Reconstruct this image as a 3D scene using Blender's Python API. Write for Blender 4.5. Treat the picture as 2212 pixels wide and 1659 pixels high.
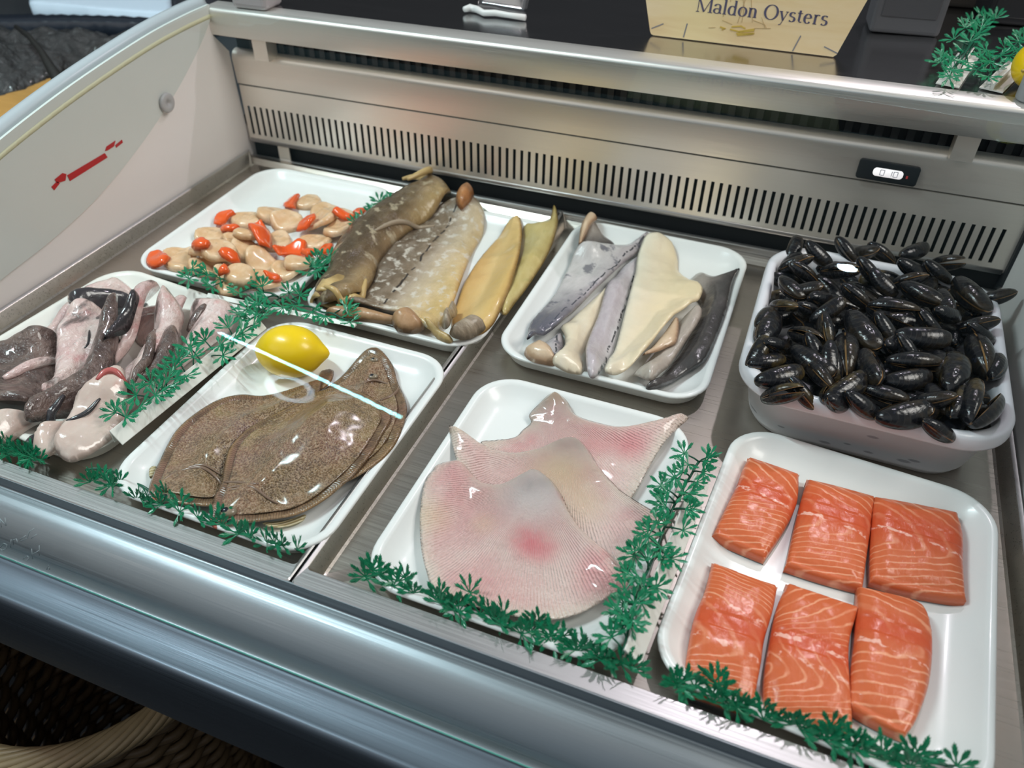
import bpy, math, random
import numpy as np
from mathutils import Vector, Matrix, noise, geometry

for o in list(bpy.data.objects):
    bpy.data.objects.remove(o)
SC = bpy.context.scene
COL = SC.collection
random.seed(7)
pi = math.pi

# ------------------------------------------------------------------ camera
# metres; x runs along the counter, y towards the back of it, z up; z = 0 is the floor of the steel deck pans
R = np.array([[0.9308737408631642, 0.24476204650880162, -0.27122982719502253],
              [0.36509116351176685, -0.5957634912338553, 0.7153840261275565],
              [0.013510029498224815, -0.7649558177448362, -0.6439410500979775]])
FPX, CX, CY = 1720.0, 1106.0, 829.5
CAM = np.array([0.0, 0.0, 0.6])
cd = bpy.data.cameras.new('camera')
cd.sensor_width = 36.0
cd.lens = 36.0 * FPX / 2212.0
cd.clip_start = 0.02
cd.clip_end = 50
cd.dof.use_dof = True
cd.dof.focus_distance = 0.84
cd.dof.aperture_fstop = 5.2
cam = bpy.data.objects.new('camera', cd)
COL.objects.link(cam)
cam.matrix_world = Matrix(((R[0, 0], -R[0, 1], -R[0, 2], CAM[0]), (R[1, 0], -R[1, 1], -R[1, 2], CAM[1]),
                           (R[2, 0], -R[2, 1], -R[2, 2], CAM[2]), (0, 0, 0, 1)))
SC.camera = cam

# ------------------------------------------------------------------ exposure, world, large lights
SC.view_settings.view_transform = 'Standard'
SC.view_settings.look = 'None'
SC.view_settings.exposure = 0.0
SC.view_settings.gamma = 1.0
SC.view_settings.use_curve_mapping = False
SC.render.film_transparent = False

w = bpy.data.worlds.new('world')
SC.world = w
w.use_nodes = True
w.node_tree.nodes['Background'].inputs[0].default_value = (0.95, 0.97, 1.0, 1)
w.node_tree.nodes['Background'].inputs[1].default_value = 0.27


def area(name, loc, target, sx, sy, power, color):
    l = bpy.data.lights.new(name, 'AREA')
    l.shape = 'RECTANGLE'
    l.size, l.size_y, l.energy, l.color = sx, sy, power, color
    o = bpy.data.objects.new(name, l)
    COL.objects.link(o)
    o.location = loc
    o.rotation_euler = (Vector(target) - Vector(loc)).to_track_quat('-Z', 'Y').to_euler()
    return o


area('tube_lamp', (-1.2015, 0.4595, 1.60), (-0.70, 0.60, 0.0), 0.70, 0.022, 19.0, (0.74, 0.97, 1.0)).rotation_euler = (0, 0, math.atan2(.336 - .583, -.872 + 1.531))
area('spot_lamp', (0.199, 1.79, 1.60), (0.10, 0.60, 0.0), 0.055, 0.035, 6.0, (1.0, 0.90, 1.0)).data.shape = 'ELLIPSE'
area('added_fill', (1.25, 0.85, 1.75), (-0.35, 0.75, 0.05), 0.7, 0.9, 24.0, (1.0, 0.95, 0.90))  # added fill from the right, stands for no known lamp
area('added_fill', (-2.4, -1.7, 2.2), (-0.4, 0.75, 0.0), 2.0, 1.2, 9.0, (1.0, 0.965, 0.92))  # added soft fill from the front left, out of view
area('added_fill', (-0.2, -1.1, 1.9), (-0.2, 0.7, 0.0), 2.6, 1.2, 3.5, (0.97, 0.98, 1.0))  # added overhead fill behind the camera, out of view
area('shop_window', (-0.5, -2.6, 1.5), (-0.2, 0.6, -0.1), 3.2, 0.8, 3.5, (0.55, 0.78, 1.0))


# ------------------------------------------------------------------ geometry helpers
def ray(p):
    return R @ np.array([(p[0] - CX) / FPX, (p[1] - CY) / FPX, 1.0])


def P(p, z=0.0):
    """point of the horizontal plane z seen at photo pixel p"""
    d = ray(p)
    return CAM + d * (z - CAM[2]) / d[2]


def Px(p, x):
    d = ray(p)
    return CAM + d * (x - CAM[0]) / d[0]


def Py(p, y):
    d = ray(p)
    return CAM + d * (y - CAM[1]) / d[1]


ZF = {1: (740, 780, .43388), 2: (1380, 900, .4574), 4: (250, 330, .45208), 5: (0, 550, .31646), 6: (1050, 430, .27125),
      7: (1550, 480, .34952), 8: (150, 660, .38879), 9: (640, 360, .27125), 10: (1290, 960, .2894), 11: (760, 1200, .28933),
      12: (1440, 1440, .29837), 13: (300, 930, .18083)}


def Z(k, pts, z):
    """list of (x, y) read in close-up k of the photo -> world xy on plane z"""
    ox, oy, s = ZF[k]
    return np.array([P((ox + x * s, oy + y * s), z)[:2] for x, y in pts])


def tag(o, label=None, cat=None, group=None, kind=None):
    if label: o['label'] = label
    if cat: o['category'] = cat
    if group: o['group'] = group
    if kind: o['kind'] = kind
    return o


def empty(name, loc, label=None, cat=None, group=None):
    o = bpy.data.objects.new(name, None)
    COL.objects.link(o)
    o.location = loc
    o.empty_display_size = 0.02
    o['wl'] = 0
    del o['wl']
    return tag(o, label, cat, group)


def wloc(o):
    v = Vector((0, 0, 0))
    while o is not None:
        v = v + o.location
        o = o.parent
    return v


def obj(name, verts, faces, mat, parent=None, origin=None, smooth=True, attrs=None, uv=None):
    V = np.asarray(verts, float)
    if origin is None:
        origin = (*((V.min(0) + V.max(0)) / 2)[:2], V[:, 2].min())
    org = np.array(origin)
    me = bpy.data.meshes.new(name)
    me.from_pydata((V - org).tolist(), [], [list(map(int, f)) for f in faces])
    if smooth:
        me.polygons.foreach_set('use_smooth', [True] * len(me.polygons))
    for k, a in (attrs or {}).items():
        at = me.attributes.new(k, 'FLOAT', 'POINT')
        at.data.foreach_set('value', np.asarray(a, np.float32))
    if uv is not None:
        ul = me.uv_layers.new(name='UVMap')
        idx = np.empty(len(me.loops), np.int32)
        me.loops.foreach_get('vertex_index', idx)
        ul.data.foreach_set('uv', np.asarray(uv, np.float32)[idx].ravel())
    me.update()
    if mat is not None:
        for m in (mat if isinstance(mat, (list, tuple)) else [mat]):
            me.materials.append(m)
    o = bpy.data.objects.new(name, me)
    COL.objects.link(o)
    if parent is not None:
        o.parent = parent
        o.location = Vector(origin) - wloc(parent)
    else:
        o.location = origin
    return o


def sharp(o, deg=35):
    """flat shading across hard edges"""
    me = o.data
    me.polygons.foreach_set('use_smooth', [True] * len(me.polygons))
    me.set_sharp_from_angle(angle=math.radians(deg))
    return o


def bevel(o, wd, seg=2):
    m = o.modifiers.new('bevel', 'BEVEL')
    m.width, m.segments, m.limit_method, m.angle_limit = wd, seg, 'ANGLE', math.radians(40)
    return o


class MB:
    """collects pieces of one mesh"""
    def __init__(s):
        s.v, s.f = [], []

    def add(s, v, f):
        n = len(s.v)
        s.v += [tuple(map(float, q)) for q in v]
        s.f += [[i + n for i in q] for q in f]
        return s

    def box(s, x0, x1, y0, y1, z0, z1):
        return s.add([(x0, y0, z0), (x1, y0, z0), (x1, y1, z0), (x0, y1, z0), (x0, y0, z1), (x1, y0, z1), (x1, y1, z1), (x0, y1, z1)],
                     [(0, 3, 2, 1), (4, 5, 6, 7), (0, 1, 5, 4), (1, 2, 6, 5), (2, 3, 7, 6), (3, 0, 4, 7)])

    def tube(s, path, r, n=8, caps=True):
        path = [Vector(q) for q in path]
        rs = r if isinstance(r, (list, tuple, np.ndarray)) else [r] * len(path)
        v, f, up = [], [], None
        for i, q in enumerate(path):
            t = (path[min(i + 1, len(path) - 1)] - path[max(i - 1, 0)]).normalized()
            if up is None:
                up = Vector((0, 0, 1)) if abs(t.z) < .9 else Vector((1, 0, 0))
            a = (up - t * up.dot(t)).normalized()
            up = a
            b = t.cross(a)
            for k in range(n):
                c = 2 * pi * k / n
                v.append(q + (a * math.cos(c) + b * math.sin(c)) * rs[i])
        m = len(path)
        for i in range(m - 1):
            for k in range(n):
                f.append((i * n + k, i * n + (k + 1) % n, (i + 1) * n + (k + 1) % n, (i + 1) * n + k))
        if caps:
            f.append(tuple(range(n - 1, -1, -1)))
            f.append(tuple((m - 1) * n + k for k in range(n)))
        return s.add(v, f)

    def build(s, name, mat, parent=None, **k):
        return obj(name, s.v, s.f, mat, parent, **k)


def prism_x(prof, x0, x1, tilt=0.0):
    """closed (y, z) outline swept along x"""
    n = len(prof)
    v = [(x0, y, z + tilt * (x0 + .897)) for y, z in prof] + [(x1, y, z + tilt * (x1 + .897)) for y, z in prof]
    f = [(i, (i + 1) % n, (i + 1) % n + n, i + n) for i in range(n)]
    f += [tuple(range(n - 1, -1, -1)), tuple(range(n, 2 * n))]
    return v, f


def sheet_x(prof, t, x0, x1, tilt=0.0):
    """open (y, z) polyline given thickness t (to its left) and swept along x"""
    q = np.array(prof, float)
    d = np.gradient(q, axis=0)
    d /= np.linalg.norm(d, axis=1)[:, None]
    off = q + np.stack([-d[:, 1], d[:, 0]], 1) * t
    return prism_x([tuple(a) for a in q] + [tuple(a) for a in off[::-1]], x0, x1, tilt)


def plate_x(poly, x0, x1):
    """(y, z) polygon as an upright plate between x0 and x1"""
    n = len(poly)
    v = [(x0, y, z) for y, z in poly] + [(x1, y, z) for y, z in poly]
    f = [(i, (i + 1) % n, (i + 1) % n + n, i + n) for i in range(n)]
    tri = geometry.tessellate_polygon([[Vector((y, z, 0)) for y, z in poly]])
    f += [tuple(t) for t in tri] + [tuple(i + n for i in t[::-1]) for t in tri]
    return v, f


def curve(pts, n=8, closed=False):
    """Catmull-Rom through pts"""
    p = np.asarray(pts, float)
    m = len(p)
    out = []
    for i in range(m if closed else m - 1):
        if closed:
            a, b, c, d = p[(i - 1) % m], p[i], p[(i + 1) % m], p[(i + 2) % m]
        else:
            a, b, c, d = p[max(i - 1, 0)], p[i], p[i + 1], p[min(i + 2, m - 1)]
        for k in range(n):
            t = k / n
            out.append(.5 * (2 * b + (c - a) * t + (2 * a - 5 * b + 4 * c - d) * t * t + (3 * b - a - 3 * c + d) * t ** 3))
    if not closed:
        out.append(p[-1])
    return np.array(out)


def resample(p, step, closed=True):
    q = np.vstack([p, p[:1]]) if closed else p
    s = np.r_[0, np.cumsum(np.linalg.norm(np.diff(q, axis=0), axis=1))]
    n = max(int(round(s[-1] / step)), 6)
    t = np.linspace(0, s[-1], n + 1)
    r = np.stack([np.interp(t, s, q[:, k]) for k in range(q.shape[1])], 1)
    return r[:-1] if closed else r


def inside(q, poly):
    x, y = q[:, 0], q[:, 1]
    c = np.zeros(len(q), bool)
    a, b = poly, np.roll(poly, 1, 0)
    for (xi, yi), (xj, yj) in zip(a, b):
        if yi == yj:
            continue
        c ^= ((yi > y) != (yj > y)) & (x < (xj - xi) * (y - yi) / (yj - yi) + xi)
    return c


def dist(q, B):
    out = np.empty(len(q))
    arg = np.empty(len(q), int)
    for i in range(0, len(q), 2000):
        D = ((q[i:i + 2000, None, :] - B[None]) ** 2).sum(2)
        arg[i:i + 2000] = D.argmin(1)
        out[i:i + 2000] = np.sqrt(D.min(1))
    return out, arg


class Pile:
    """height map of what already lies on a tray, so the next piece drapes over it"""
    def __init__(s, x0, x1, y0, y1, surf, res=.002):
        s.x0, s.y0, s.res = x0, y0, res
        s.nx, s.ny = int((x1 - x0) / res) + 1, int((y1 - y0) / res) + 1
        X, Y = np.meshgrid(x0 + np.arange(s.nx) * res, y0 + np.arange(s.ny) * res)
        s.X, s.Y = X, Y
        s.H = surf(X, Y)

    def drape(s, r):
        k = max(1, int(round(r / s.res)))
        H = s.H
        M = H.copy()
        for ax in (0, 1):
            pad = np.pad(M, [(k, k) if a == ax else (0, 0) for a in (0, 1)], 'edge')
            n = M.shape[ax]
            M = np.max([np.take(pad, range(i, i + n), ax) for i in range(2 * k + 1)], 0)
        for ax in (0, 1):
            pad = np.pad(M, [(k, k) if a == ax else (0, 0) for a in (0, 1)], 'edge')
            n = M.shape[ax]
            M = np.mean([np.take(pad, range(i, i + n), ax) for i in range(2 * k + 1)], 0)
        return np.maximum(M, H)

    def sample(s, G, q):
        fx = np.clip((q[:, 0] - s.x0) / s.res, 0, s.nx - 1.001)
        fy = np.clip((q[:, 1] - s.y0) / s.res, 0, s.ny - 1.001)
        i, j = fx.astype(int), fy.astype(int)
        u, v = fx - i, fy - j
        return (G[j, i] * (1 - u) * (1 - v) + G[j, i + 1] * u * (1 - v) + G[j + 1, i] * (1 - u) * v + G[j + 1, i + 1] * u * v)


def fbm(x, y, f, seed=0, o=3):
    return noise.fractal(Vector((x * f, y * f, seed * 7.31)), 1.0, 2.0, o)


def slab(name, pts, pile=None, T=.012, edge=.01, p=2.0, res=.003, wall=0.0, mat=None, parent=None, amp=0.0, nf=40, axis=None,
         drape=.012, base=0.005, seed=0, extra=None, smoothpts=True, origin=None, attr=None, lift=0.0):
    """a piece with the traced outline PTS (world xy): rounded over EDGE metres to a thickness T, lying on what PILE already holds"""
    B = curve(pts, 6, True) if smoothpts else np.asarray(pts, float)
    B = resample(B, res)
    lo, hi = B.min(0), B.max(0)
    gx = np.arange(lo[0], hi[0], res)
    gy = np.arange(lo[1], hi[1], res * .866)
    X, Y = np.meshgrid(gx, gy)
    X = X + (np.arange(len(gy)) % 2)[:, None] * res * .5
    q = np.stack([X.ravel(), Y.ravel()], 1)
    q = q[inside(q, B)]
    d, _ = dist(q, B)
    q = q[d > res * .62]
    nB = len(B)
    allp = np.vstack([B, q])
    r = geometry.delaunay_2d_cdt([Vector(a) for a in allp], [(i, (i + 1) % nB) for i in range(nB)], [], 1, 1e-7)
    V2 = np.array([(a.x, a.y) for a in r[0]])
    F = [tuple(f) for f in r[2]]
    d, arg = dist(V2, B)
    bd = d < 1e-5
    arc = arg * res
    t = np.clip(d / edge, 0, 1)
    prof = t * t * (3 - 2 * t) if p == 0 else (1 - (1 - t) ** p) ** (1 / p)
    if pile is not None:
        G = pile.drape(drape)
        b = pile.sample(G, V2) + .0004 + lift
    else:
        b = np.full(len(V2), base + lift)
    nz = np.array([fbm(x, y, nf, seed) for x, y in V2]) * amp if amp else 0.0
    ex = extra(V2, d) if extra is not None else 0.0
    top = b + wall + T * prof + (nz + ex) * np.minimum(1, d / .006)
    top = np.maximum(top, b + wall + 1e-5)
    if pile is not None:
        cell = np.stack([pile.X.ravel(), pile.Y.ravel()], 1)
        near = (cell[:, 0] > lo[0] - .01) & (cell[:, 0] < hi[0] + .01) & (cell[:, 1] > lo[1] - .01) & (cell[:, 1] < hi[1] + .01)
        idx = np.where(near)[0]
        idx = idx[inside(cell[idx], B)]
        dc, _ = dist(cell[idx], B)
        tc = np.clip(dc / edge, 0, 1)
        Hf = pile.H.ravel()
        Hf[idx] = np.maximum(Hf[idx], G.ravel()[idx] + .0004 + lift + wall + T * (tc * tc * (3 - 2 * tc) if p == 0 else (1 - (1 - tc) ** p) ** (1 / p)))
        pile.H = Hf.reshape(pile.H.shape)
    n = len(V2)
    tv = np.c_[V2, top]
    # orientation: make every top face look up
    FF = []
    for f in F:
        a, c, e = V2[f[0]], V2[f[1]], V2[f[2]]
        FF.append(f if (c[0] - a[0]) * (e[1] - a[1]) - (c[1] - a[1]) * (e[0] - a[0]) > 0 else f[::-1])
    if wall > 0:
        bv = np.c_[V2, b]
        verts = np.vstack([tv, bv])
        faces = FF + [tuple(i + n for i in f[::-1]) for f in FF]
        cnt = {}
        for f in FF:
            for i in range(3):
                e = (f[i], f[(i + 1) % 3])
                cnt[e] = 1
        for (i, j) in list(cnt):
            if (j, i) not in cnt:
                faces.append((j, i, i + n, j + n))
        mp = np.r_[np.arange(n), np.arange(n)]
    else:
        inn = np.where(~bd)[0]
        m2 = np.arange(n)
        m2[inn] = n + np.arange(len(inn))
        verts = np.vstack([tv, np.c_[V2[inn], b[inn]]])
        faces = FF + [tuple(int(m2[i]) for i in f[::-1]) for f in FF]
        mp = np.r_[np.arange(n), inn]
    if axis is not None:
        a0, a1 = np.asarray(axis[0]), np.asarray(axis[1])
        u = (a1 - a0) / np.linalg.norm(a1 - a0)
    else:
        a0, u = V2.mean(0), np.array([1.0, 0.0])
    rel = V2 - a0
    uv = np.stack([rel @ u, rel @ np.array([-u[1], u[0]])], 1)
    at = {'edge': d[mp], 'arc': arc[mp]}
    if wall > 0:
        at['low'] = np.r_[np.zeros(n), np.ones(n)]
    if attr is not None:
        at.update({k: np.asarray(x)[mp] for k, x in attr(V2, uv, d).items()})
    return obj(name, verts, faces, mat, parent, attrs=at, uv=uv[mp], origin=origin)


def rring(x0, x1, y0, y1, r, ins=(0, 0, 0, 0), n=8, rot=0.0):
    """rounded rectangle ring, counter-clockwise; ins = inset left, right, front, back"""
    a, b, c, d = x0 + ins[0], x1 - ins[1], y0 + ins[2], y1 - ins[3]
    r = max(min(r, (b - a) / 2 - 1e-4, (d - c) / 2 - 1e-4), 1e-4)
    o = []
    for (cx, cy, s) in ((b - r, c + r, -pi / 2), (b - r, d - r, 0), (a + r, d - r, pi / 2), (a + r, c + r, pi)):
        for k in range(n + 1):
            t = s + pi / 2 * k / n
            o.append((cx + r * math.cos(t), cy + r * math.sin(t)))
    o = np.array(o)
    if rot:
        c0 = np.array([(x0 + x1) / 2, (y0 + y1) / 2])
        ca, sa = math.cos(rot), math.sin(rot)
        o = (o - c0) @ np.array([[ca, sa], [-sa, ca]]) + c0
    return o


def loft(rings):
    """rings: list of (n,3) arrays, first and last are closed with a cap"""
    n = len(rings[0])
    v = np.vstack(rings)
    f = []
    for k in range(len(rings) - 1):
        for i in range(n):
            j = (i + 1) % n
            f.append((k * n + i, k * n + j, (k + 1) * n + j, (k + 1) * n + i))
    f.append(tuple(range(n - 1, -1, -1)))
    f.append(tuple((len(rings) - 1) * n + i for i in range(n)))
    return v, f


def lathe(prof, c, n=32, cap=True):
    v = []
    for r, z in prof:
        for k in range(n):
            v.append((c[0] + r * math.cos(2 * pi * k / n), c[1] + r * math.sin(2 * pi * k / n), c[2] + z))
    f = []
    for i in range(len(prof) - 1):
        for k in range(n):
            f.append((i * n + k, i * n + (k + 1) % n, (i + 1) * n + (k + 1) % n, (i + 1) * n + k))
    if cap:
        f.append(tuple(range(n - 1, -1, -1)))
        f.append(tuple((len(prof) - 1) * n + k for k in range(n)))
    return v, f


# ------------------------------------------------------------------ material helpers
class NT:
    def __init__(s, name):
        s.m = bpy.data.materials.new(name)
        s.m.use_nodes = True
        s.t = s.m.node_tree
        s.b = s.t.nodes['Principled BSDF']
        s.out = s.t.nodes['Material Output']
        s.tc = None

    def n(s, typ, **k):
        nd = s.t.nodes.new('ShaderNode' + typ)
        for a, b in k.items():
            setattr(nd, a, b)
        return nd

    def set(s, sock, v):
        if v is None:
            return
        if hasattr(v, 'is_linked') or isinstance(v, bpy.types.NodeSocket):
            s.t.links.new(v, sock)
        else:
            if sock.type == 'RGBA' and not isinstance(v, (int, float)) and len(v) == 3:
                v = (*v, 1)
            sock.default_value = v

    def co(s, kind='Object'):
        if s.tc is None:
            s.tc = s.n('TexCoord')
        return s.tc.outputs[kind]

    def map(s, v, scale=(1, 1, 1), rot=(0, 0, 0), loc=(0, 0, 0)):
        nd = s.n('Mapping')
        s.set(nd.inputs[0], v)
        nd.inputs['Location'].default_value = loc
        nd.inputs['Rotation'].default_value = rot
        nd.inputs['Scale'].default_value = scale
        return nd.outputs[0]

    def noise(s, scale, detail=3, vec=None, rough=.55, dist=0.0, seed=0.0):
        nd = s.n('TexNoise')
        v = vec or s.co()
        if seed:
            v = s.map(v, loc=(seed, seed * 1.7, 0))
        s.set(nd.inputs['Vector'], v)
        nd.inputs['Scale'].default_value = scale
        nd.inputs['Detail'].default_value = detail
        nd.inputs['Roughness'].default_value = rough
        nd.inputs['Distortion'].default_value = dist
        return nd.outputs['Fac']

    def voro(s, scale, vec=None, feature='F1', out='Distance'):
        nd = s.n('TexVoronoi')
        nd.feature = feature
        s.set(nd.inputs['Vector'], vec or s.co())
        nd.inputs['Scale'].default_value = scale
        return nd.outputs[out]

    def ramp(s, fac, stops, interp='LINEAR'):
        nd = s.n('ValToRGB')
        s.set(nd.inputs[0], fac)
        cr = nd.color_ramp
        cr.interpolation = interp
        while len(cr.elements) < len(stops):
            cr.elements.new(.5)
        for e, (p, c) in zip(cr.elements, stops):
            e.position = p
            e.color = (c, c, c, 1) if isinstance(c, (int, float)) else (*c, 1)
        return nd.outputs[0]

    def step(s, v, a, b):
        """0 at a, 1 at b"""
        nd = s.n('MapRange')
        nd.interpolation_type = 'SMOOTHSTEP'
        s.set(nd.inputs[0], v)
        nd.inputs[1].default_value, nd.inputs[2].default_value = a, b
        nd.inputs[3].default_value, nd.inputs[4].default_value = 0, 1
        if a > b:
            nd.inputs[1].default_value, nd.inputs[2].default_value = b, a
            nd.inputs[3].default_value, nd.inputs[4].default_value = 1, 0
        return nd.outputs[0]

    def mix(s, fac, a, b, mode='MIX'):
        nd = s.n('Mix', data_type='RGBA', blend_type=mode)
        s.set(nd.inputs[0], fac)
        s.set(nd.inputs[6], a)
        s.set(nd.inputs[7], b)
        return nd.outputs[2]

    def math(s, op, a, b=None, c=None):
        nd = s.n('Math', operation=op)
        s.set(nd.inputs[0], a)
        if b is not None: s.set(nd.inputs[1], b)
        if c is not None: s.set(nd.inputs[2], c)
        return nd.outputs[0]

    def attr(s, name):
        nd = s.n('Attribute')
        nd.attribute_name = name
        return nd.outputs['Fac']

    def sep(s, v):
        nd = s.n('SeparateXYZ')
        s.set(nd.inputs[0], v)
        return nd.outputs

    def bump(s, h, strength=.3, dist=.001, normal=None):
        nd = s.n('Bump')
        nd.inputs['Strength'].default_value = strength
        nd.inputs['Distance'].default_value = dist
        s.set(nd.inputs['Height'], h)
        if normal is not None: s.set(nd.inputs['Normal'], normal)
        return nd.outputs[0]

    def blob(s, c, r, vec=None):
        """soft spot at c (object xy) of radius r: 1 inside, 0 outside"""
        x, y, _ = s.sep(vec or s.co())
        dx = s.math('SUBTRACT', x, c[0])
        dy = s.math('SUBTRACT', y, c[1])
        d = s.math('SQRT', s.math('ADD', s.math('MULTIPLY', dx, dx), s.math('MULTIPLY', dy, dy)))
        return s.step(d, r, 0.0)

    def done(s, color=None, rough=.5, metal=0.0, normal=None, spec=.5, coat=0.0, coat_rough=.1, sss=0.0, sss_r=(.01, .004, .002),
             emit=None, emit_s=1.0, alpha=None, trans=0.0, ior=1.45):
        b = s.b.inputs
        s.set(b['Base Color'], color)
        s.set(b['Roughness'], rough)
        s.set(b['Metallic'], metal)
        s.set(b['Specular IOR Level'], spec)
        b['IOR'].default_value = ior
        if normal is not None: s.set(b['Normal'], normal)
        if coat:
            b['Coat Weight'].default_value = coat
            b['Coat Roughness'].default_value = coat_rough
        if sss:
            b['Subsurface Weight'].default_value = sss
            b['Subsurface Radius'].default_value = sss_r
            b['Subsurface Scale'].default_value = 1.0
        if emit is not None:
            s.set(b['Emission Color'], emit)
            b['Emission Strength'].default_value = emit_s
        if alpha is not None: s.set(b['Alpha'], alpha)
        b['Transmission Weight'].default_value = trans
        return s.m


def plain(name, color, rough=.5, **k):
    return NT(name).done(color, rough, **k)


def brushed(name, color, rough, stretch=(1.5, 160, 160), amt=.25, mottle=.0, metal=1.0):
    t = NT(name)
    n = t.noise(6, 3, t.map(t.co(), stretch))
    r = t.math('MULTIPLY_ADD', n, rough * 1.0, rough * .55)
    c = t.mix(t.math('MULTIPLY', n, amt), color, tuple(c * .72 for c in color))
    if mottle:
        c = t.mix(t.math('MULTIPLY', t.step(t.noise(9, 4), .45, .75), mottle), c, (.42, .36, .28))
    return t.done(c, r, metal=metal, normal=t.bump(n, .06, .0004))


STEEL = brushed('brushed_steel', (.96, .89, .80), .36, metal=.72)
STEEL_DECK = brushed('deck_steel', (.50, .46, .41), .30, (1.5, 90, 90), .2, .3)
STEEL_LEDGE = brushed('polished_steel', (.62, .605, .60), .38)
ALU = brushed('blue_grey_aluminium', (.125, .15, .178), .5, (1.0, 220, 220), .12)
DARK = plain('black_plastic', (.012, .014, .017), .5)
GAP = plain('dark_recess', (.010, .012, .014), .7)
WHITE = NT('white_tray_plastic')
WHITE = WHITE.done(WHITE.mix(WHITE.noise(14, 3), (.80, .81, .79), (.84, .85, .83)), .28, coat=.15)
CREAM = plain('ivory_tray_plastic', (.82, .80, .74), .3, coat=.15)
STRIP = plain('white_strip_plastic', (.78, .78, .72), .35)
WALLP = NT('moulded_white_panel')
WALLP = WALLP.done(WALLP.mix(WALLP.noise(5, 4), (.86, .80, .77), (.90, .85, .82)), .42)
# ------------------------------------------------------------------ room shell
FLOORZ = -0.80
m = NT('dark_floor'); m = m.done(m.mix(m.noise(4, 4), (.03, .032, .036), (.05, .05, .055)), .5)
b_ = MB().box(-4.2, 3.6, -3.4, 4.2, FLOORZ - .05, FLOORZ)
tag(b_.build('floor', m, smooth=False), kind='structure')
m = plain('dim_wall_paint', (.10, .105, .115), .8)
for nm, bx in (('wall_back', (-4.2, 3.6, 4.15, 4.25, FLOORZ, 2.1)), ('wall_left', (-4.25, -4.15, -3.4, 4.2, FLOORZ, 2.1)),
               ('wall_front', (-4.2, 3.6, -3.50, -3.40, FLOORZ, 2.1)), ('wall_right', (3.55, 3.65, -3.4, 4.2, FLOORZ, 2.1))):
    tag(MB().box(*bx).build(nm, m, smooth=False), kind='structure')

# ------------------------------------------------------------------ serve-over counter
XL, XR, XD = -.897, .284, -.326
TILT = .013
ctr = empty('display_counter', (-.31, .75, FLOORZ), 'long refrigerated stainless serve-over counter holding the trays of seafood', 'display counter')

# front: polished nosing, channel for the glass, rounded aluminium bumper
NOSE = brushed('nosing_steel', (.30, .33, .355), .42, (1.0, 200, 200), .15)
nose = curve([(.3212, .0195), (.3208, .012), (.3200, .0072), (.3165, .0068), (.3120, .0069), (.3095, .0066), (.304, .0053), (.297, .0020), (.289, -.0040), (.281, -.0115), (.2745, -.0190), (.2705, -.0222), (.267, -.0225), (.2645, -.0195)], 5)
o = obj('front_nosing', *sheet_x([tuple(a) for a in nose], .0015, XL - .022, .75), NOSE, ctr)
sharp(o, 50)
bump_prof = [(.2645, -.019), (.2635, -.0125), (.261, -.0105), (.258, -.0112), (.2555, -.0128)] + \
            [(.243 + .0005 + .050 * math.cos(t) * .26 - .012, -.062 + .050 * math.sin(t)) for t in np.linspace(pi * .46, pi * 1.45, 26)] + \
            [(.232, -.118), (.262, -.118), (.266, -.10)]
o = obj('bumper_rail', *prism_x(bump_prof, XL - .022, .75), ALU, ctr)
sharp(o, 50)
navy = plain('navy_front_panel', (.004, .012, .022), .45)
o = obj('base_panel', *prism_x([(.56, -.11), (.56, FLOORZ + .10), (.60, FLOORZ + .10), (.60, FLOORZ), (1.5, FLOORZ), (1.5, -.05), (.30, -.05), (.30, -.11)], XL - .02, .75), navy, ctr, smooth=False)

# well beneath the pans, seen in the gap between them
MB().box(XL, .75, .345, 1.12, -.05, -.012).build('cold_well', GAP, ctr, smooth=False)

# back: pan support, dark slot, slotted grille, upper panel, dark air gap with baffles, worktop
def back(name, prof, mat, x0=XL + .002, x1=.60):
    o = obj(name, *prism_x(prof, x0, x1, TILT), mat, ctr)
    return sharp(o, 40)

back('air_duct', [(1.12, -.03), (1.30, -.03), (1.30, .215), (1.083, .215), (1.083, .18), (1.078, .175), (1.085, .04), (1.078, .028), (1.078, -.03)], GAP)
back('upper_panel', [(1.0655, .130), (1.0635, .170), (1.0650, .1755), (1.0685, .180), (1.0735, .1825), (1.079, .183), (1.079, .130)], STEEL)
back('panel_seam', [(1.0675, .1275), (1.0675, .1303), (1.076, .1303), (1.076, .1275)], plain('seam_shadow_gap', (.10, .09, .075), .6))
# grille: one plate with real slots
g = MB()
ZT, ZB, S0, S1 = .1275, .034, .045, .094
yf, yb = 1.0655, 1.0675
def gz(x, z): return z + TILT * (x - XL)
def gbox(x0, x1, z0, z1):
    g.add([(x0, yf, gz(x0, z0)), (x1, yf, gz(x1, z0)), (x1, yb, gz(x1, z0)), (x0, yb, gz(x0, z0)), (x0, yf, gz(x0, z1)), (x1, yf, gz(x1, z1)), (x1, yb, gz(x1, z1)), (x0, yb, gz(x0, z1))],
          [(0, 3, 2, 1), (4, 5, 6, 7), (0, 1, 5, 4), (1, 2, 6, 5), (2, 3, 7, 6), (3, 0, 4, 7)])
gbox(XL + .004, XR - .004, S1, ZT)
pitch, sw = .0119, .0047
x = XL + .012
edges = [XL + .004]
while x + sw < XR - .012:
    edges += [x, x + sw]
    x += pitch
edges.append(XR - .004)
for k in range(0, len(edges) - 1, 2):
    gbox(edges[k], edges[k + 1], S0, S1)
gbox(XL + .004, XR - .004, ZB + .004, S0)
gv, gf = prism_x([(yf, ZB + .004), (yf + .0004, ZB), (yf + .004, ZB - .003), (1.086, ZB - .004), (1.086, ZB - .0025), (yf + .0035, ZB), (yf + .002, ZB + .004)], XL + .004, XR - .004, TILT)
g.add(gv, gf)
g.build('slotted_grille', STEEL, ctr, smooth=False)
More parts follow.
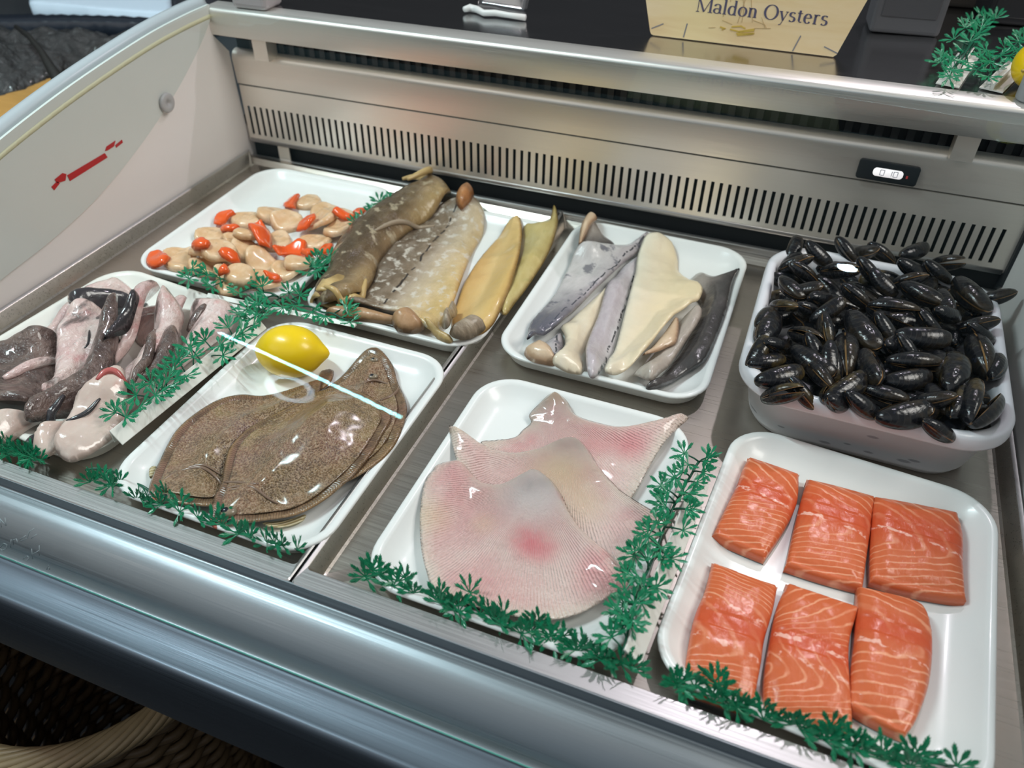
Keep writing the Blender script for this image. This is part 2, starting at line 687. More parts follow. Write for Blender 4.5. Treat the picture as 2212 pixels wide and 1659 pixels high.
obj('grille_lip', *prism_x([(1.0645, ZB - .002), (1.0640, ZB + .0035), (1.0655, ZB + .0045), (1.0655, ZB - .003)], XL + .006, XR - .006, TILT), STEEL_LEDGE, ctr)
for px_ in ((655, 335), (2070, 308)):
    pass
def tab(xc, y0, y1, z0, z1, wd=.013):
    t = TILT * (xc - XL)
    MB().box(xc - wd, xc + wd, y0, y1, z0 + t, z1 + t).build('support_bracket', STEEL, ctr, smooth=False)
tab(-.828, 1.0660, 1.0685, -.012, .036, .011)
tab(-.826, 1.050, 1.075, .178, .215)
tab(.178, 1.050, 1.075, .178, .215)
back('back_channel', [(1.0605, -.012), (1.0605, .0060), (1.0625, .0072), (1.0680, .0068), (1.0690, .003), (1.0690, -.012)], STEEL_LEDGE)
# ribbed dark baffles behind the upper gap
bm = MB()
for k in range(62):
    xx = XL + .03 + k * .0185
    zz = TILT * (xx - XL)
    bm.box(xx, xx + .009, 1.0785, 1.083, .178 + zz, .215 + zz)
bm.build('air_baffle', plain('dark_baffle', (.022, .025, .028), .4), ctr, smooth=False)

WT = .2545   # worktop height at the left end
wk = NT('dark_worktop_steel')
wk = wk.done(wk.mix(wk.noise(5, 3, wk.map(wk.co(), (1, 60, 60))), (.50, .50, .51), (.58, .58, .58)), wk.math('MULTIPLY_ADD', wk.noise(5, 3, wk.map(wk.co(), (1, 80, 80))), .12, .12), metal=1.0)
o = back('worktop', [(1.066, WT - .006), (1.066, WT), (1.75, WT), (1.75, WT - .03), (1.069, WT - .03)], wk, XL - .004, .60)
edge_prof = [(1.0335, .2145), (1.0325, .217), (1.0300, .2485), (1.0310, .2520), (1.0345, WT + .0002), (1.0665, WT + .0006), (1.0665, WT - .02), (1.074, WT - .02), (1.074, .2145)]
edg = brushed('worktop_edge_steel', (.80, .79, .74), .36, metal=.85)
o = back('worktop_edge', edge_prof, edg, XL - .004, .60)

# temperature display on the upper panel
tdx0, tdx1 = .068, .141
tz = TILT * (.105 - XL)
disp = obj('temperature_display', *loft([np.c_[a[:, 0], np.full(len(a), y), a[:, 1]] for a, y in (
    (rring(tdx0, tdx1, .134 + tz - .0005, .163 + tz - .004, .004), 1.064), (rring(tdx0, tdx1, .134 + tz - .0005, .163 + tz - .004, .004), 1.0600),
    (rring(tdx0 + .0015, tdx1 - .0015, .135 + tz, .1575 + tz, .003), 1.0592))]), DARK, ctr)
sharp(disp, 40)
scr = obj('screen', *loft([np.c_[a[:, 0], np.full(len(a), y), a[:, 1]] for a, y in ((rring(.087, .123, .1405 + tz, .1515 + tz, .0045), 1.0592), (rring(.087, .123, .1405 + tz, .1515 + tz, .0045), 1.0587))]),
          plain('lit_screen', (.8, .8, .8), .4, emit=(1.0, .96, .97), emit_s=.75), disp)
dg = MB()
dmat = plain('display_digits', (.55, .55, .62), .5)
for xx, segs in ((.098, 'abcdef'), (.107, 'bc'), (.114, 'abcdef')):
    zz, hw, hh = .146 + tz, .0024, .0034
    L = {'a': (-hw, hw, hh - .0004, hh + .0004), 'd': (-hw, hw, -hh - .0004, -hh + .0004), 'b': (hw - .0004, hw + .0004, 0, hh), 'c': (hw - .0004, hw + .0004, -hh, 0),
         'f': (-hw - .0004, -hw + .0004, 0, hh), 'e': (-hw - .0004, -hw + .0004, -hh, 0)}
    for s in segs:
        a = L[s]
        dg.box(xx + a[0], xx + a[1], 1.0584, 1.0588, zz + a[2], zz + a[3])
dg.build('digits', dmat, disp, smooth=False)
MB().box(.1268, .1290, 1.0587, 1.0593, .143 + tz, .1465 + tz).build('indicator_light', plain('red_indicator', (.3, .03, .03), .4, emit=(.5, .05, .05), emit_s=.3), disp, smooth=False)

# ------------------------------------------------------------------ end walls and the curved front glass
GL = curve([(.2655, -.0165), (.2665, -.004), (.277, .022), (.305, .062), (.36, .108), (.45, .152), (.55, .184), (.63, .206), (.75, .230), (.885, .2495), (.97, .2565), (1.034, .2585)], 6)
inner_back = [(1.034, .2135), (1.063, .181), (1.0635, .13), (1.067, .063), (1.077, .034), (1.098, -.008), (1.098, -.03)]
wall_poly = [tuple(a) for a in GL[4:]] + inner_back + [(.30, -.03)]
endw = obj('end_wall', *plate_x(wall_poly, XL - .022, XL), WALLP, ctr, smooth=False)
# raised grey border that carries the glass
bord_in = curve([(1.034, .252), (1.025, .233), (.972, .193), (.904, .153), (.815, .112), (.725, .081), (.64, .0635), (.557, .053), (.45, .035), (.36, .005)], 5)
bp = NT('grey_green_border_plastic')
bp = bp.done(bp.mix(bp.noise(7, 4), (.64, .67, .635), (.70, .72, .68)), .33)
bord_poly = [tuple(a) for a in GL[6:]] + [tuple(a) for a in bord_in]
obj('border_panel', *plate_x(bord_poly, XL, XL + .005), bp, endw, smooth=False)
gl3 = lambda dx, dz, rng: [(XL + dx, y, z + dz) for y, z in GL[rng]]
o = MB().tube(gl3(-.010, -.001, slice(6, None)), .0115, 10).build('rounded_edge', plain('blue_grey_edge', (.40, .45, .47), .3), endw)
# pale yellow line just inside the edge
yl = MB()
pts = [(y - .003, z - .013) for y, z in GL[12:]]
for (a, b), (c, d) in zip(pts[:-1], pts[1:]):
    yl.add([(XL + .0052, a, b), (XL + .0052, c, d), (XL + .0052, c, d - .006), (XL + .0052, a, b - .006), (XL + .0058, a, b), (XL + .0058, c, d), (XL + .0058, c, d - .006), (XL + .0058, a, b - .006)],
           [(4, 5, 6, 7), (0, 1, 5, 4), (3, 7, 6, 2)])
yl.build('edge_line', plain('pale_yellow_line', (.70, .68, .46), .4), endw)
# round fixing disc
kc = Px((362, 222), XL + .009)
v, f = lathe([(.0125, 0), (.0140, .002), (.0140, .0045), (.012, .0062), (.0045, .0062), (.0040, .0052), (.0015, .0052), (.001, .0040)], (0, 0, 0), 28)
v = [(XL + .005 + z, kc[1] + x_, kc[2] + y_) for x_, y_, z in v]
obj('fixing_disc', v, f, plain('grey_disc_plastic', (.46, .45, .45), .35), endw)
# red double-headed arrow
am = MB()
def flat(pxs):
    q = [Px(p, XL + .0062) for p in pxs]
    n = len(q)
    am.add([(XL + .0052, a[1], a[2]) for a in q] + [(XL + .0060, a[1], a[2]) for a in q],
           [tuple(range(n, 2 * n)), tuple(range(n - 1, -1, -1))] + [(i, (i + 1) % n, (i + 1) % n + n, i + n) for i in range(n)])
flat([(146, 379), (227, 331), (233, 340), (152, 391)])
flat([(119, 388), (136, 374), (144, 376), (142, 390), (124, 396)])
flat([(231, 317), (250, 304), (247, 316), (233, 325), (228, 326)])
flat([(112, 404), (124, 392), (130, 396), (118, 411)])
flat([(250, 314), (264, 302), (266, 308), (252, 319)])
am.build('red_arrow', plain('red_sticker', (.50, .012, .015), .4), endw, smooth=False)

endr = obj('end_wall', *plate_x(wall_poly, XR, XR + .022), plain('grey_white_panel', (.66, .655, .64), .45), ctr, smooth=False)
obj('corner_seal', *plate_x([(1.0565, .21), (1.0560, .034), (1.075, .02), (1.09, -.008), (1.097, -.008), (1.083, .034), (1.066, .06), (1.066, .21)], XR - .004, XR), DARK, ctr, smooth=False)

gt = NT('clear_front_glass')
tr = gt.n('BsdfTransparent'); tr.inputs[0].default_value = (.972, .985, .980, 1)
gs = gt.n('BsdfGlossy'); gs.inputs['Roughness'].default_value = 0.0; gs.inputs[0].default_value = (.55, .93, 1, 1)
fr = gt.n('Fresnel')
bf = gt.n('NewGeometry').outputs['Backfacing']
gt.set(fr.inputs[0], gt.math('MULTIPLY_ADD', bf, 1 / 1.13 - 1.13, 1.13))
mx = gt.n('MixShader')
gt.t.links.new(fr.outputs[0], mx.inputs[0]); gt.t.links.new(tr.outputs[0], mx.inputs[1]); gt.t.links.new(gs.outputs[0], mx.inputs[2])
gt.t.links.new(mx.outputs[0], gt.out.inputs[0])
glv = []
GX1 = .345
n = len(GL)
for xx in (XL + .0, GX1):
    glv += [(xx, y, z + .0007) for y, z in GL]
obj('front_glass', glv, [(i, i + n, i + 1 + n, i + 1) for i in range(n - 1)], gt.m, ctr)
# ground bottom edge of the pane is green
o = MB().tube([(XL, .2652, -.0162), (GX1 + .4, .2652, -.0162)], .0009, 6).build('glass_edge', plain('green_glass_edge', (.12, .48, .38), .15), ctr)
# mirrored writing on the inside of the pane, faint
wm = MB()
def stroke(pts):
    q = []
    for p in pts:
        pp = (p[0] * 240 / 2212, 1080 + p[1] * 180 / 1659)
        # meet the pane: walk along the ray
        d = ray(pp); best = None
        for (y0, z0), (y1, z1) in zip(GL[:-1], GL[1:]):
            # solve CAM + t d on segment
            A = np.array([[d[1], -(y1 - y0)], [d[2], -(z1 - z0)]])
            s = np.linalg.solve(A, np.array([y0 - CAM[1], z0 - CAM[2]]))
            if -1e-6 <= s[1] <= 1 and s[0] > 0 and (best is None or s[0] < best): best = s[0]
        if best is None: return
        q.append(CAM + d * best + np.array([0, -.0006, .0011]))
    wm.tube(q, .00035, 4)
for s in ([(20, 380), (50, 550)], [(20, 380), (140, 520)], [(120, 360), (145, 520)],
          [(20, 960), (90, 870), (165, 890), (140, 980), (60, 1010), (20, 960)], [(235, 950), (240, 790)], [(285, 900), (280, 800), (350, 780), (375, 890)], [(410, 800), (540, 710)], [(430, 830), (560, 770), (600, 640), (700, 570)], [(640, 770), (750, 690)],
          [(480, 1180), (560, 1120), (600, 1150), (560, 1210), (490, 1200)], [(650, 980), (665, 1180)], [(800, 910), (805, 1110)], [(665, 1090), (800, 1010)], [(950, 1390), (985, 1300), (1010, 1390)], [(960, 1360), (1005, 1360)]):
    stroke(s)
wm.build('mirrored_writing', plain('faint_white_print', (.30, .36, .38), .6), ctr)

# ------------------------------------------------------------------ deck pans
def pan(name, x0, x1, label):
    rs = []
    for ins, z in (((.001, .001, .001, .001), .009), ((.0, .0, .0, .0), .019), ((.0012, .0012, .0012, .0012), .0202), ((.0045, .0045, .0185, .006), .0186), ((.0055, .0055, .0195, .0075), .0172),
                   ((.0125, .0125, .0205, .013), .0018), ((.0150, .0150, .0225, .015), .0002), ((.05, .05, .05, .05), 0.0)):
        a = rring(x0, x1,   .3215, 1.060, .004 if z > .015 else .012, ins)
        rs.append(np.c_[a, np.full(len(a), z)])
    for q in rs:      # the flange dips along the back
        q[:, 2] = np.where(q[:, 1] > q[:, 1].max() - .0015, np.minimum(q[:, 2], .006 + .2 * (q[:, 2] - .006)), q[:, 2])
    n = len(rs[0])
    v, f = loft(rs)
    f = f[:-2] + [f[-1]]
    o = obj(name, v, f, STEEL_DECK, None)
    o.data.materials.append(STEEL_LEDGE)
    for p in o.data.polygons:
        c = p.center
        if abs(p.normal.z) > .5 and (o.location.z + c.z) > .0185:
            p.material_index = 1
    sharp(o, 30)
    return tag(o, label, 'deck pan', 'deck pans of the counter')
pan('deck_pan', XL + .003, XD - .0012, 'steel deck pan under the monkfish, scallop, smoked fish and flatfish trays')
pan('deck_pan', XD + .0012, XR - .003, 'steel deck pan under the skate, hake, salmon and mussels')

# ------------------------------------------------------------------ white trays
TR = {}
def tray(key, x0, x1, y0, y1, rot, label, mat=WHITE, r=.045):
    prof = [(.016, .0002), (.009, .004), (.003, .0165), (.0003, .0190), (.0, .0205), (.0012, .0219), (.0040, .0224), (.0075, .0216), (.0098, .0195),
            (.016, .0135), (.024, .0085), (.031, .0062), (.038, .0052), (.06, .005)]
    rs = []
    for i, z in prof:
        a = rring(x0, x1, y0, y1, max(r - i * .85, .008), (i, i, i, i), 9, rot)
        rs.append(np.c_[a, np.full(len(a), z)])
    v, f = loft(rs)
    o = obj('serving_tray', v, f, mat)
    tag(o, label, 'tray', 'white plastic serving trays')
    c0 = np.array([(x0 + x1) / 2, (y0 + y1) / 2]); hw, hh = (x1 - x0) / 2, (y1 - y0) / 2
    pi_ = [p[0] for p in prof[6:]]; pz_ = [p[1] for p in prof[6:]]
    def surf(X, Y):
        ca, sa = math.cos(-rot), math.sin(-rot)
        dx, dy = X - c0[0], Y - c0[1]
        u, w_ = np.abs(dx * ca - dy * sa), np.abs(dx * sa + dy * ca)
        rr = r
        qx, qy = u - (hw - rr), w_ - (hh - rr)
        d = rr - np.hypot(np.maximum(qx, 0), np.maximum(qy, 0)) - np.minimum(np.maximum(qx, qy), 0)
        return np.where(d < 0, 0.021, np.interp(d, pi_, pz_))
    TR[key] = Pile(x0 - .07, x1 + .07, y0 - .07, y1 + .09, surf)
    return o
tray('scallop', -.824, -.575, .681, 1.016, .02, 'white tray heaped with scallops, in the far corner beside the end wall')
tray('monk', -.842, -.582, .372, .664, -.09, 'ivory tray piled with monkfish tails, partly cut by the picture edge', CREAM)
tray('smoked', -.556, -.307, .680, 1.008, 0, 'white tray holding the brown and golden smoked fish')
tray('sole', -.562, -.318, .347, .656, 0, 'white tray under the brown flatfish and the lemon')
tray('hake', -.290, -.036, .688, 1.042, 0, 'white tray of grey skinned white fish fillets beside the mussel tub')
tray('skate', -.277, -.036, .345, .654, 0, 'white tray under the pink skate wings')
tray('salmon', -.008, .247, .346, .668, -.075, 'white tray carrying six orange salmon portions')

# mussel tub
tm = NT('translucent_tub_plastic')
shell_shadows = None  # shadows of the mussels inside, painted dark into the front wall's colour
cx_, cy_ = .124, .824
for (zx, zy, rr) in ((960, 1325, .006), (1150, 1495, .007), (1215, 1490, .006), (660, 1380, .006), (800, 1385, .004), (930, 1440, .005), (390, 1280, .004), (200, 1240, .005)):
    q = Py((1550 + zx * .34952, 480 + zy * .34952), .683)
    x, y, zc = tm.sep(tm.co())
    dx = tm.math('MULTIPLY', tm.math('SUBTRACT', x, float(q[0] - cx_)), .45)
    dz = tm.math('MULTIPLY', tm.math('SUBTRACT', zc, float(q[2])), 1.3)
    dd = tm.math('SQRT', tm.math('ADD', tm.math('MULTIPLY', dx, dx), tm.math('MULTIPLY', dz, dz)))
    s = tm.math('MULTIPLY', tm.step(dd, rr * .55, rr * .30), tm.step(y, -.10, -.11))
    shell_shadows = s if shell_shadows is None else tm.math('MAXIMUM', shell_shadows, s)
tm = tm.done(tm.mix(tm.math('MULTIPLY', shell_shadows, .6), (.70, .70, .735), (.16, .16, .2)), .3, coat=.2)
prof = [(.030, .0), (.024, .002), (.020, .010), (.009, .060), (.0035, .0605), (.0005, .0615), (.0, .064), (.0010, .0745), (.0035, .0775), (.0075, .0782), (.0115, .0770), (.0135, .0730), (.024, .012), (.030, .005), (.06, .004)]
rs = []
for i, z in prof:
    a = rring(-.011, .259, .669, .984, max(.058 - i * .5, .02), (i, i, i, i), 12)
    rs.append(np.c_[a, np.full(len(a), z)])
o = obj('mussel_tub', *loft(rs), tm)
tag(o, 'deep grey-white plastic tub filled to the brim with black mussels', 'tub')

# round ceiling lamp above the front of the counter (its ring shows as a reflection in the pane)
v, f = lathe([(.068, 0), (.082, 0), (.086, .008), (.082, .02), (.06, .02), (.060, .012)], (-1.245, .315, 1.60), 40, False)
o = obj('ceiling_lamp', v, f, plain('lamp_ring_glow', (.8, .8, .8), .4, emit=(1.0, .80, .85), emit_s=80.0))
tag(o, 'round ring shaped ceiling lamp mirrored in the glass over the flatfish', 'lamp')
# ------------------------------------------------------------------ salmon portions
sm = NT('salmon_flesh')
wob = sm.noise(70, 2)
ph = sm.math('ADD', sm.attr('ph'), sm.math('MULTIPLY', sm.math('SUBTRACT', wob, .5), .55))
fr_ = sm.math('ABSOLUTE', sm.math('SUBTRACT', sm.math('FRACT', ph), .5))
ln = sm.step(fr_, .17, .03)
wide = sm.step(sm.noise(45, 2, seed=3), .30, .62)
ln = sm.math('MULTIPLY', ln, sm.math('MULTIPLY_ADD', wide, .75, .25))
red = sm.attr('red')
ln = sm.math('MULTIPLY', ln, sm.math('MULTIPLY_ADD', red, -.72, .95))
base = sm.mix(red, (.62, .130, .042), (.58, .065, .016))
base = sm.mix(sm.math('MULTIPLY', sm.noise(160, 3), .45), base, (.68, .17, .065))
colr = sm.mix(ln, base, (.84, .36, .205))
lat = sm.math('MULTIPLY', sm.step(sm.math('ADD', sm.attr('lat'), sm.math('MULTIPLY', sm.math('SUBTRACT', sm.noise(110, 2), .5), .010)), .0022, .0006), sm.step(sm.noise(130, 2, seed=5), .46, .58))
colr = sm.mix(sm.math('MULTIPLY', lat, .85), colr, (.92, .52, .42))
skin = sm.step(sm.attr('low'), .86, .93)
colr = sm.mix(skin, colr, (.12, .12, .125))
fib = sm.noise(300, 3, sm.map(sm.co(), (1, .25, 1), (0, 0, .9)))
SALMON = sm.done(colr, .30, normal=sm.bump(sm.math('ADD', sm.math('MULTIPLY', ln, .35), sm.math('ADD', sm.math('MULTIPLY', fib, .5), sm.math('MULTIPLY', sm.noise(90, 4, seed=9), 1.2))), .32, .0016), coat=.15, coat_rough=.18, sss=.08, sss_r=(.006, .002, .001))

def salmon(pts, top, bot, aF, zones, lats, redz, label, T=.0, wall=.010, seed=0):
    ax = Z(2, [top, bot], .026)
    q = Z(2, pts, .024)
    Lg = np.linalg.norm(ax[1] - ax[0])
    def at(V2, uv, d):
        u = uv[:, 0] / Lg
        v = uv[:, 1]
        us = np.linspace(-.2, 1.2, 400)
        sl = np.zeros(400)
        for i, x in enumerate(us):
            s = zones[-1][1]
            for e, k in zones:
                if x < e:
                    s = k
                    break
            sl[i] = s
        k = np.ones(25) / 25
        sl = np.convolve(np.pad(sl, 12, 'edge'), k, 'valid')
        G = np.cumsum(sl) * (us[1] - us[0]) * Lg
        ph = aF * v + np.interp(u, us, G)
        la = np.full(len(u), 1.0)
        for l0, l1 in lats:
            la = np.minimum(la, np.abs(u - (l0 + (l1 - l0) * (v / .07 + .5))) * Lg)
        rc, rw = redz
        rd = np.clip(1 - np.abs(u - rc) / rw, 0, 1)
        rd = rd * rd * (3 - 2 * rd)
        return {'ph': ph, 'lat': la, 'red': rd}
    def ex(V2, d):
        u = (V2 - ax[0]) @ ((ax[1] - ax[0]) / Lg) / Lg
        return -.006 * np.clip((u - .62) / .4, 0, 1) ** 1.3 - .003 * np.clip((.25 - u) / .3, 0, 1) + np.where(np.abs(u - redz[0]) < .06, -.0009, 0)
    o = slab('salmon_portion', q, None, base=.0056, T=.0105, edge=.017, p=2.0, res=.0016, wall=wall, mat=SALMON, amp=.0007, nf=55, axis=ax, drape=.002, seed=seed, extra=ex, attr=at, smoothpts=True)
    return tag(o, label, 'salmon fillet', 'salmon portions on the tray')

salmon([(522, 176), (528, 172), (640, 208), (758, 250), (764, 258), (756, 380), (700, 500), (612, 630), (598, 637), (480, 590), (366, 540), (360, 525), (420, 400), (470, 300), (495, 230)],
       (640, 205), (480, 590), 52, [(.36, -75), (.46, -10), (2, 165)], [(.40, .46)], (.40, .22), 'narrow salmon portion in the far left place of the salmon tray', seed=1)
salmon([(802, 282), (812, 277), (960, 312), (1118, 356), (1126, 364), (1112, 450), (1105, 520), (1088, 640), (1070, 776), (1058, 782), (880, 735), (716, 682), (707, 670), (735, 540), (768, 400)],
       (960, 312), (885, 735), 40, [(.30, -95), (.52, -20), (.62, 60), (2, 175)], [(.44, .50)], (.36, .30), 'squarish salmon portion in the middle of the back row', seed=2)
salmon([(1116, 366), (1126, 359), (1300, 388), (1508, 430), (1518, 440), (1545, 540), (1546, 680), (1558, 825), (1548, 842), (1330, 806), (1122, 752), (1108, 738), (1104, 600), (1108, 480)],
       (1310, 390), (1330, 806), 42, [(.30, -60), (.60, -15), (2, 150)], [(.42, .52)], (.36, .36), 'wide deep orange salmon portion at the right end of the back row', seed=3)
salmon([(352, 676), (364, 671), (500, 722), (655, 776), (661, 790), (640, 900), (602, 1030), (585, 1150), (545, 1358), (532, 1366), (370, 1312), (226, 1262), (217, 1245), (238, 1080), (270, 920), (318, 800)],
       (505, 722), (370, 1312), 40, [(.27, -215), (.40, -60), (.66, -35), (.74, 60), (2, 215)], [(.28, .40), (.60, .66)], (.46, .22), 'salmon portion at the left end of the front row with fine wavy lines', seed=4)
salmon([(706, 776), (714, 767), (870, 818), (1040, 876), (1046, 892), (1012, 1010), (1004, 1120), (1018, 1330), (1022, 1448), (1008, 1456), (800, 1425), (620, 1384), (606, 1368), (604, 1200), (628, 1040), (660, 880)],
       (875, 820), (815, 1425), 80, [(.28, 75), (.44, 190), (.58, -40), (.72, -95), (.80, 70), (2, 235)], [(.45, .50), (.60, .66)], (.47, .20), 'middle salmon portion of the front row with nested V shaped lines', seed=5)
salmon([(1046, 790), (1060, 783), (1200, 815), (1310, 845), (1372, 895), (1402, 1030), (1388, 1230), (1330, 1400), (1285, 1470), (1262, 1482), (1130, 1420), (1012, 1352), (1003, 1330), (1012, 1180), (1032, 1030)],
       (1200, 820), (1150, 1430), 22, [(.16, -110), (.42, -30), (.52, 20), (2, 112)], [(.43, .52)], (.32, .18), 'salmon portion at the right end of the front row with bold widely spaced lines', seed=6)

# ------------------------------------------------------------------ skate wings
def skate(pts, T, edge, fan, pinks, yellows, label, extra=None, seed=0, drape=.02, ribs=250, white=()):
    q = Z(1, pts, .022)
    org = np.array([*q.mean(0), .006])
    t = NT('skate_flesh')
    xyz = t.sep(t.co())
    fc = Z(1, [fan], .022)[0] - org[:2]
    ang = t.math('ARCTAN2', t.math('SUBTRACT', xyz[1], float(fc[1])), t.math('SUBTRACT', xyz[0], float(fc[0])))
    wv = t.math('SINE', t.math('MULTIPLY_ADD', t.noise(25, 2), 5.0, t.math('MULTIPLY', ang, ribs)))
    c = t.mix(t.step(t.noise(22, 4), .3, .7), (.73, .455, .425), (.77, .585, .53))
    c = t.mix(t.math('MULTIPLY', t.step(t.noise(16, 4, seed=2), .5, .75), .5), c, (.70, .40, .39))
    edgew = t.step(t.attr('edge'), .018, .002)
    c = t.mix(t.math('MULTIPLY', edgew, .5), c, (.74, .66, .54))
    for (p, r, s) in pinks:
        pp = Z(1, [p], .022)[0] - org[:2]
        c = t.mix(t.math('MULTIPLY', t.math('MULTIPLY', t.blob(pp, r), t.step(t.noise(40, 4), .2, .6)), s), c, (.72, .22, .24))
    for (p, r, s) in yellows:
        pp = Z(1, [p], .022)[0] - org[:2]
        c = t.mix(t.math('MULTIPLY', t.blob(pp, r), s), c, (.74, .55, .34))
    for (p, r, s) in white:
        pp = Z(1, [p], .022)[0] - org[:2]
        c = t.mix(t.math('MULTIPLY', t.blob(pp, r), s), c, (.85, .80, .80))
    c = t.mix(t.math('MULTIPLY', t.step(wv, .0, 1.0), .10), c, (.86, .78, .72))
    h = t.math('ADD', t.math('MULTIPLY', wv, .40), t.math('ADD', t.math('MULTIPLY', t.noise(330, 3), 2.4), t.math('MULTIPLY', t.noise(70, 3), 2.4)))
    mat = t.done(c, .2, normal=t.bump(h, .7, .0016), coat=.7, coat_rough=.06, sss=.10, sss_r=(.006, .003, .002))
    o = slab('skate_wing', q, TR['skate'], T=T, edge=edge, p=1.12, res=.0026, mat=mat, amp=.0012, nf=30, drape=drape, seed=seed, extra=extra, origin=tuple(org))
    return tag(o, label, 'skate wing', 'skate wings on the tray')

def ridge(path, h, wdt):
    pa = Z(1, path, .022)
    pa = resample(curve(pa, 6), .003, False)
    def f(V2, d):
        dd, _ = dist(V2, pa)
        return h * np.exp(-(dd / wdt) ** 2)
    return f

skate([(940, 262), (930, 235), (985, 195), (1030, 165), (1065, 158), (1120, 200), (1160, 250), (1260, 285), (1400, 312), (1560, 300), (1660, 268), (1692, 262), (1722, 288), (1660, 345), (1590, 420), (1530, 510), (1460, 630), (1380, 700), (1150, 640), (900, 520), (690, 395), (760, 355), (860, 325), (900, 290)],
      .012, .06, (1030, 200), [((1240, 400), .035, .5), ((1430, 400), .032, .75), ((880, 360), .03, .5), ((1300, 330), .04, .3)], [((1060, 195), .02, .5)], 'skate wing at the back of the pink heap, its tip reaching over the tray corner', seed=1,
      extra=ridge([(1060, 190), (1180, 290), (1400, 340), (1660, 290)], .006, .012))
skate([(528, 330), (545, 328), (610, 352), (700, 402), (830, 432), (960, 420), (1040, 390), (1110, 366), (1175, 374), (1230, 430), (1280, 510), (1360, 595), (1460, 680), (1560, 752), (1640, 800), (1600, 860), (1500, 930), (1400, 1010), (1280, 1050), (1000, 900), (800, 760), (640, 640), (585, 540), (570, 500), (545, 410)],
      .013, .065, (1130, 420), [((640, 440), .02, .25), ((1500, 760), .03, .25)], [((1080, 560), .05, .75), ((1190, 700), .04, .5), ((590, 350), .015, .5)], 'skate wing in the middle of the heap with a yellowish hump', seed=2,
      extra=ridge([(560, 360), (830, 450), (1120, 390), (1250, 520)], .006, .015))
skate([(448, 548), (470, 520), (540, 500), (600, 512), (650, 560), (710, 600), (790, 606), (860, 580), (930, 552), (985, 560), (1040, 600), (1085, 660), (1120, 730), (1180, 820), (1260, 900), (1340, 970), (1400, 1060), (1446, 1105), (1420, 1130), (1330, 1165), (1240, 1215), (1130, 1255), (1000, 1288), (880, 1275), (700, 1235), (540, 1180), (450, 1130), (415, 1030), (388, 900), (384, 760), (400, 640), (420, 580)],
      .017, .085, (960, 640), [((930, 900), .030, .95), ((1000, 930), .025, .6), ((560, 600), .045, .5), ((1330, 1060), .045, .7), ((640, 760), .045, .3), ((1095, 690), .012, .9), ((700, 1150), .05, .35)], [((440, 760), .03, .45), ((700, 800), .02, .3)], 'largest skate wing, lying at the front with a pink bruise in its middle', seed=3,
      extra=ridge([(600, 530), (720, 640), (940, 585), (1080, 720), (1220, 900), (1400, 1080)], .008, .016), white=[((960, 680), .05, .6)])

# ------------------------------------------------------------------ flatfish
def insetpoly(q, wdt):
    B = resample(curve(q, 6, True), .004)
    for _ in range(3):
        t = np.roll(B, -1, 0) - np.roll(B, 1, 0)
        n = np.stack([-t[:, 1], t[:, 0]], 1) / np.maximum(np.linalg.norm(t, axis=1), 1e-9)[:, None]
        area_ = np.sum(B[:, 0] * np.roll(B[:, 1], -1) - np.roll(B[:, 0], -1) * B[:, 1])
        if area_ < 0: n = -n
        B = B + n * wdt / 3
        for _ in range(4):
            B = .5 * B + .25 * (np.roll(B, 1, 0) + np.roll(B, -1, 0))
    return B

def sole_mats():
    t = NT('flatfish_skin')
    c = t.mix(t.step(t.noise(14, 4, rough=.6), .36, .66), (.25, .125, .078), (.235, .150, .062))
    c = t.mix(t.math('MULTIPLY', t.step(t.noise(55, 5, rough=.75), .46, .64), .72), c, (.095, .054, .036))
    c = t.mix(t.math('MULTIPLY', t.step(t.noise(24, 4, seed=4), .54, .70), .8), c, (.33, .235, .105))
    c = t.mix(t.math('MULTIPLY', t.step(t.noise(11, 3, seed=8), .52, .72), .75), c, (.24, .15, .14))
    net = t.voro(520)
    c = t.mix(t.math('MULTIPLY', t.step(net, .30, .75), .55), c, (.46, .32, .20))
    h = t.math('ADD', t.math('MULTIPLY', net, -1.0), t.math('ADD', t.math('MULTIPLY', t.noise(170, 3), 1.8), t.math('MULTIPLY', t.noise(45, 4), 4.0)))
    body = t.done(c, .25, normal=t.bump(h, .9, .0019), coat=.7, coat_rough=.17)
    t = NT('flatfish_fin')
    s = t.math('SINE', t.math('MULTIPLY', t.attr('arc'), 2300))
    c = t.mix(t.step(t.noise(14, 4, rough=.6), .36, .66), (.235, .125, .085), (.225, .150, .070))
    c = t.mix(t.math('MULTIPLY', t.step(t.noise(55, 5, rough=.75), .44, .62), .7), c, (.085, .048, .032))
    c = t.mix(t.math('MULTIPLY', t.step(s, .1, .8), .6), c, (.075, .042, .028))
    c = t.mix(t.math('MULTIPLY', t.step(t.attr('edge'), .006, .0), t.math('MULTIPLY_ADD', t.step(t.noise(9, 2, seed=3), .4, .6), .5, .1)), c, (.38, .22, .09))
    fin = t.done(c, .26, normal=t.bump(t.math('ADD', s, t.math('MULTIPLY', t.noise(60, 4), 4.0)), .22, .0006), coat=.5, coat_rough=.15)
    t = NT('pale_fin')
    s = t.math('SINE', t.math('MULTIPLY', t.sep(t.map(t.co(), rot=(0, 0, .6)))[0], 1700))
    pale = t.done(t.mix(t.step(s, -.4, .5), (.42, .33, .16), (.66, .57, .36)), .3, normal=t.bump(s, .5, .0008), coat=.3)
    return body, fin, pale
SB, SF, SP = sole_mats()
EYE = plain('fish_eye_dark', (.006, .008, .014), .08, coat=.5)
EYER = plain('fish_eye_rim', (.24, .19, .13), .22, coat=.5)
GILL = plain('gill_edge_skin', (.20, .125, .085), .22, coat=.5)
LIP = plain('reddish_lip', (.42, .11, .07), .3, coat=.3)

def zt(pile, p):
    return float(pile.sample(pile.H, np.array([p]))[0])

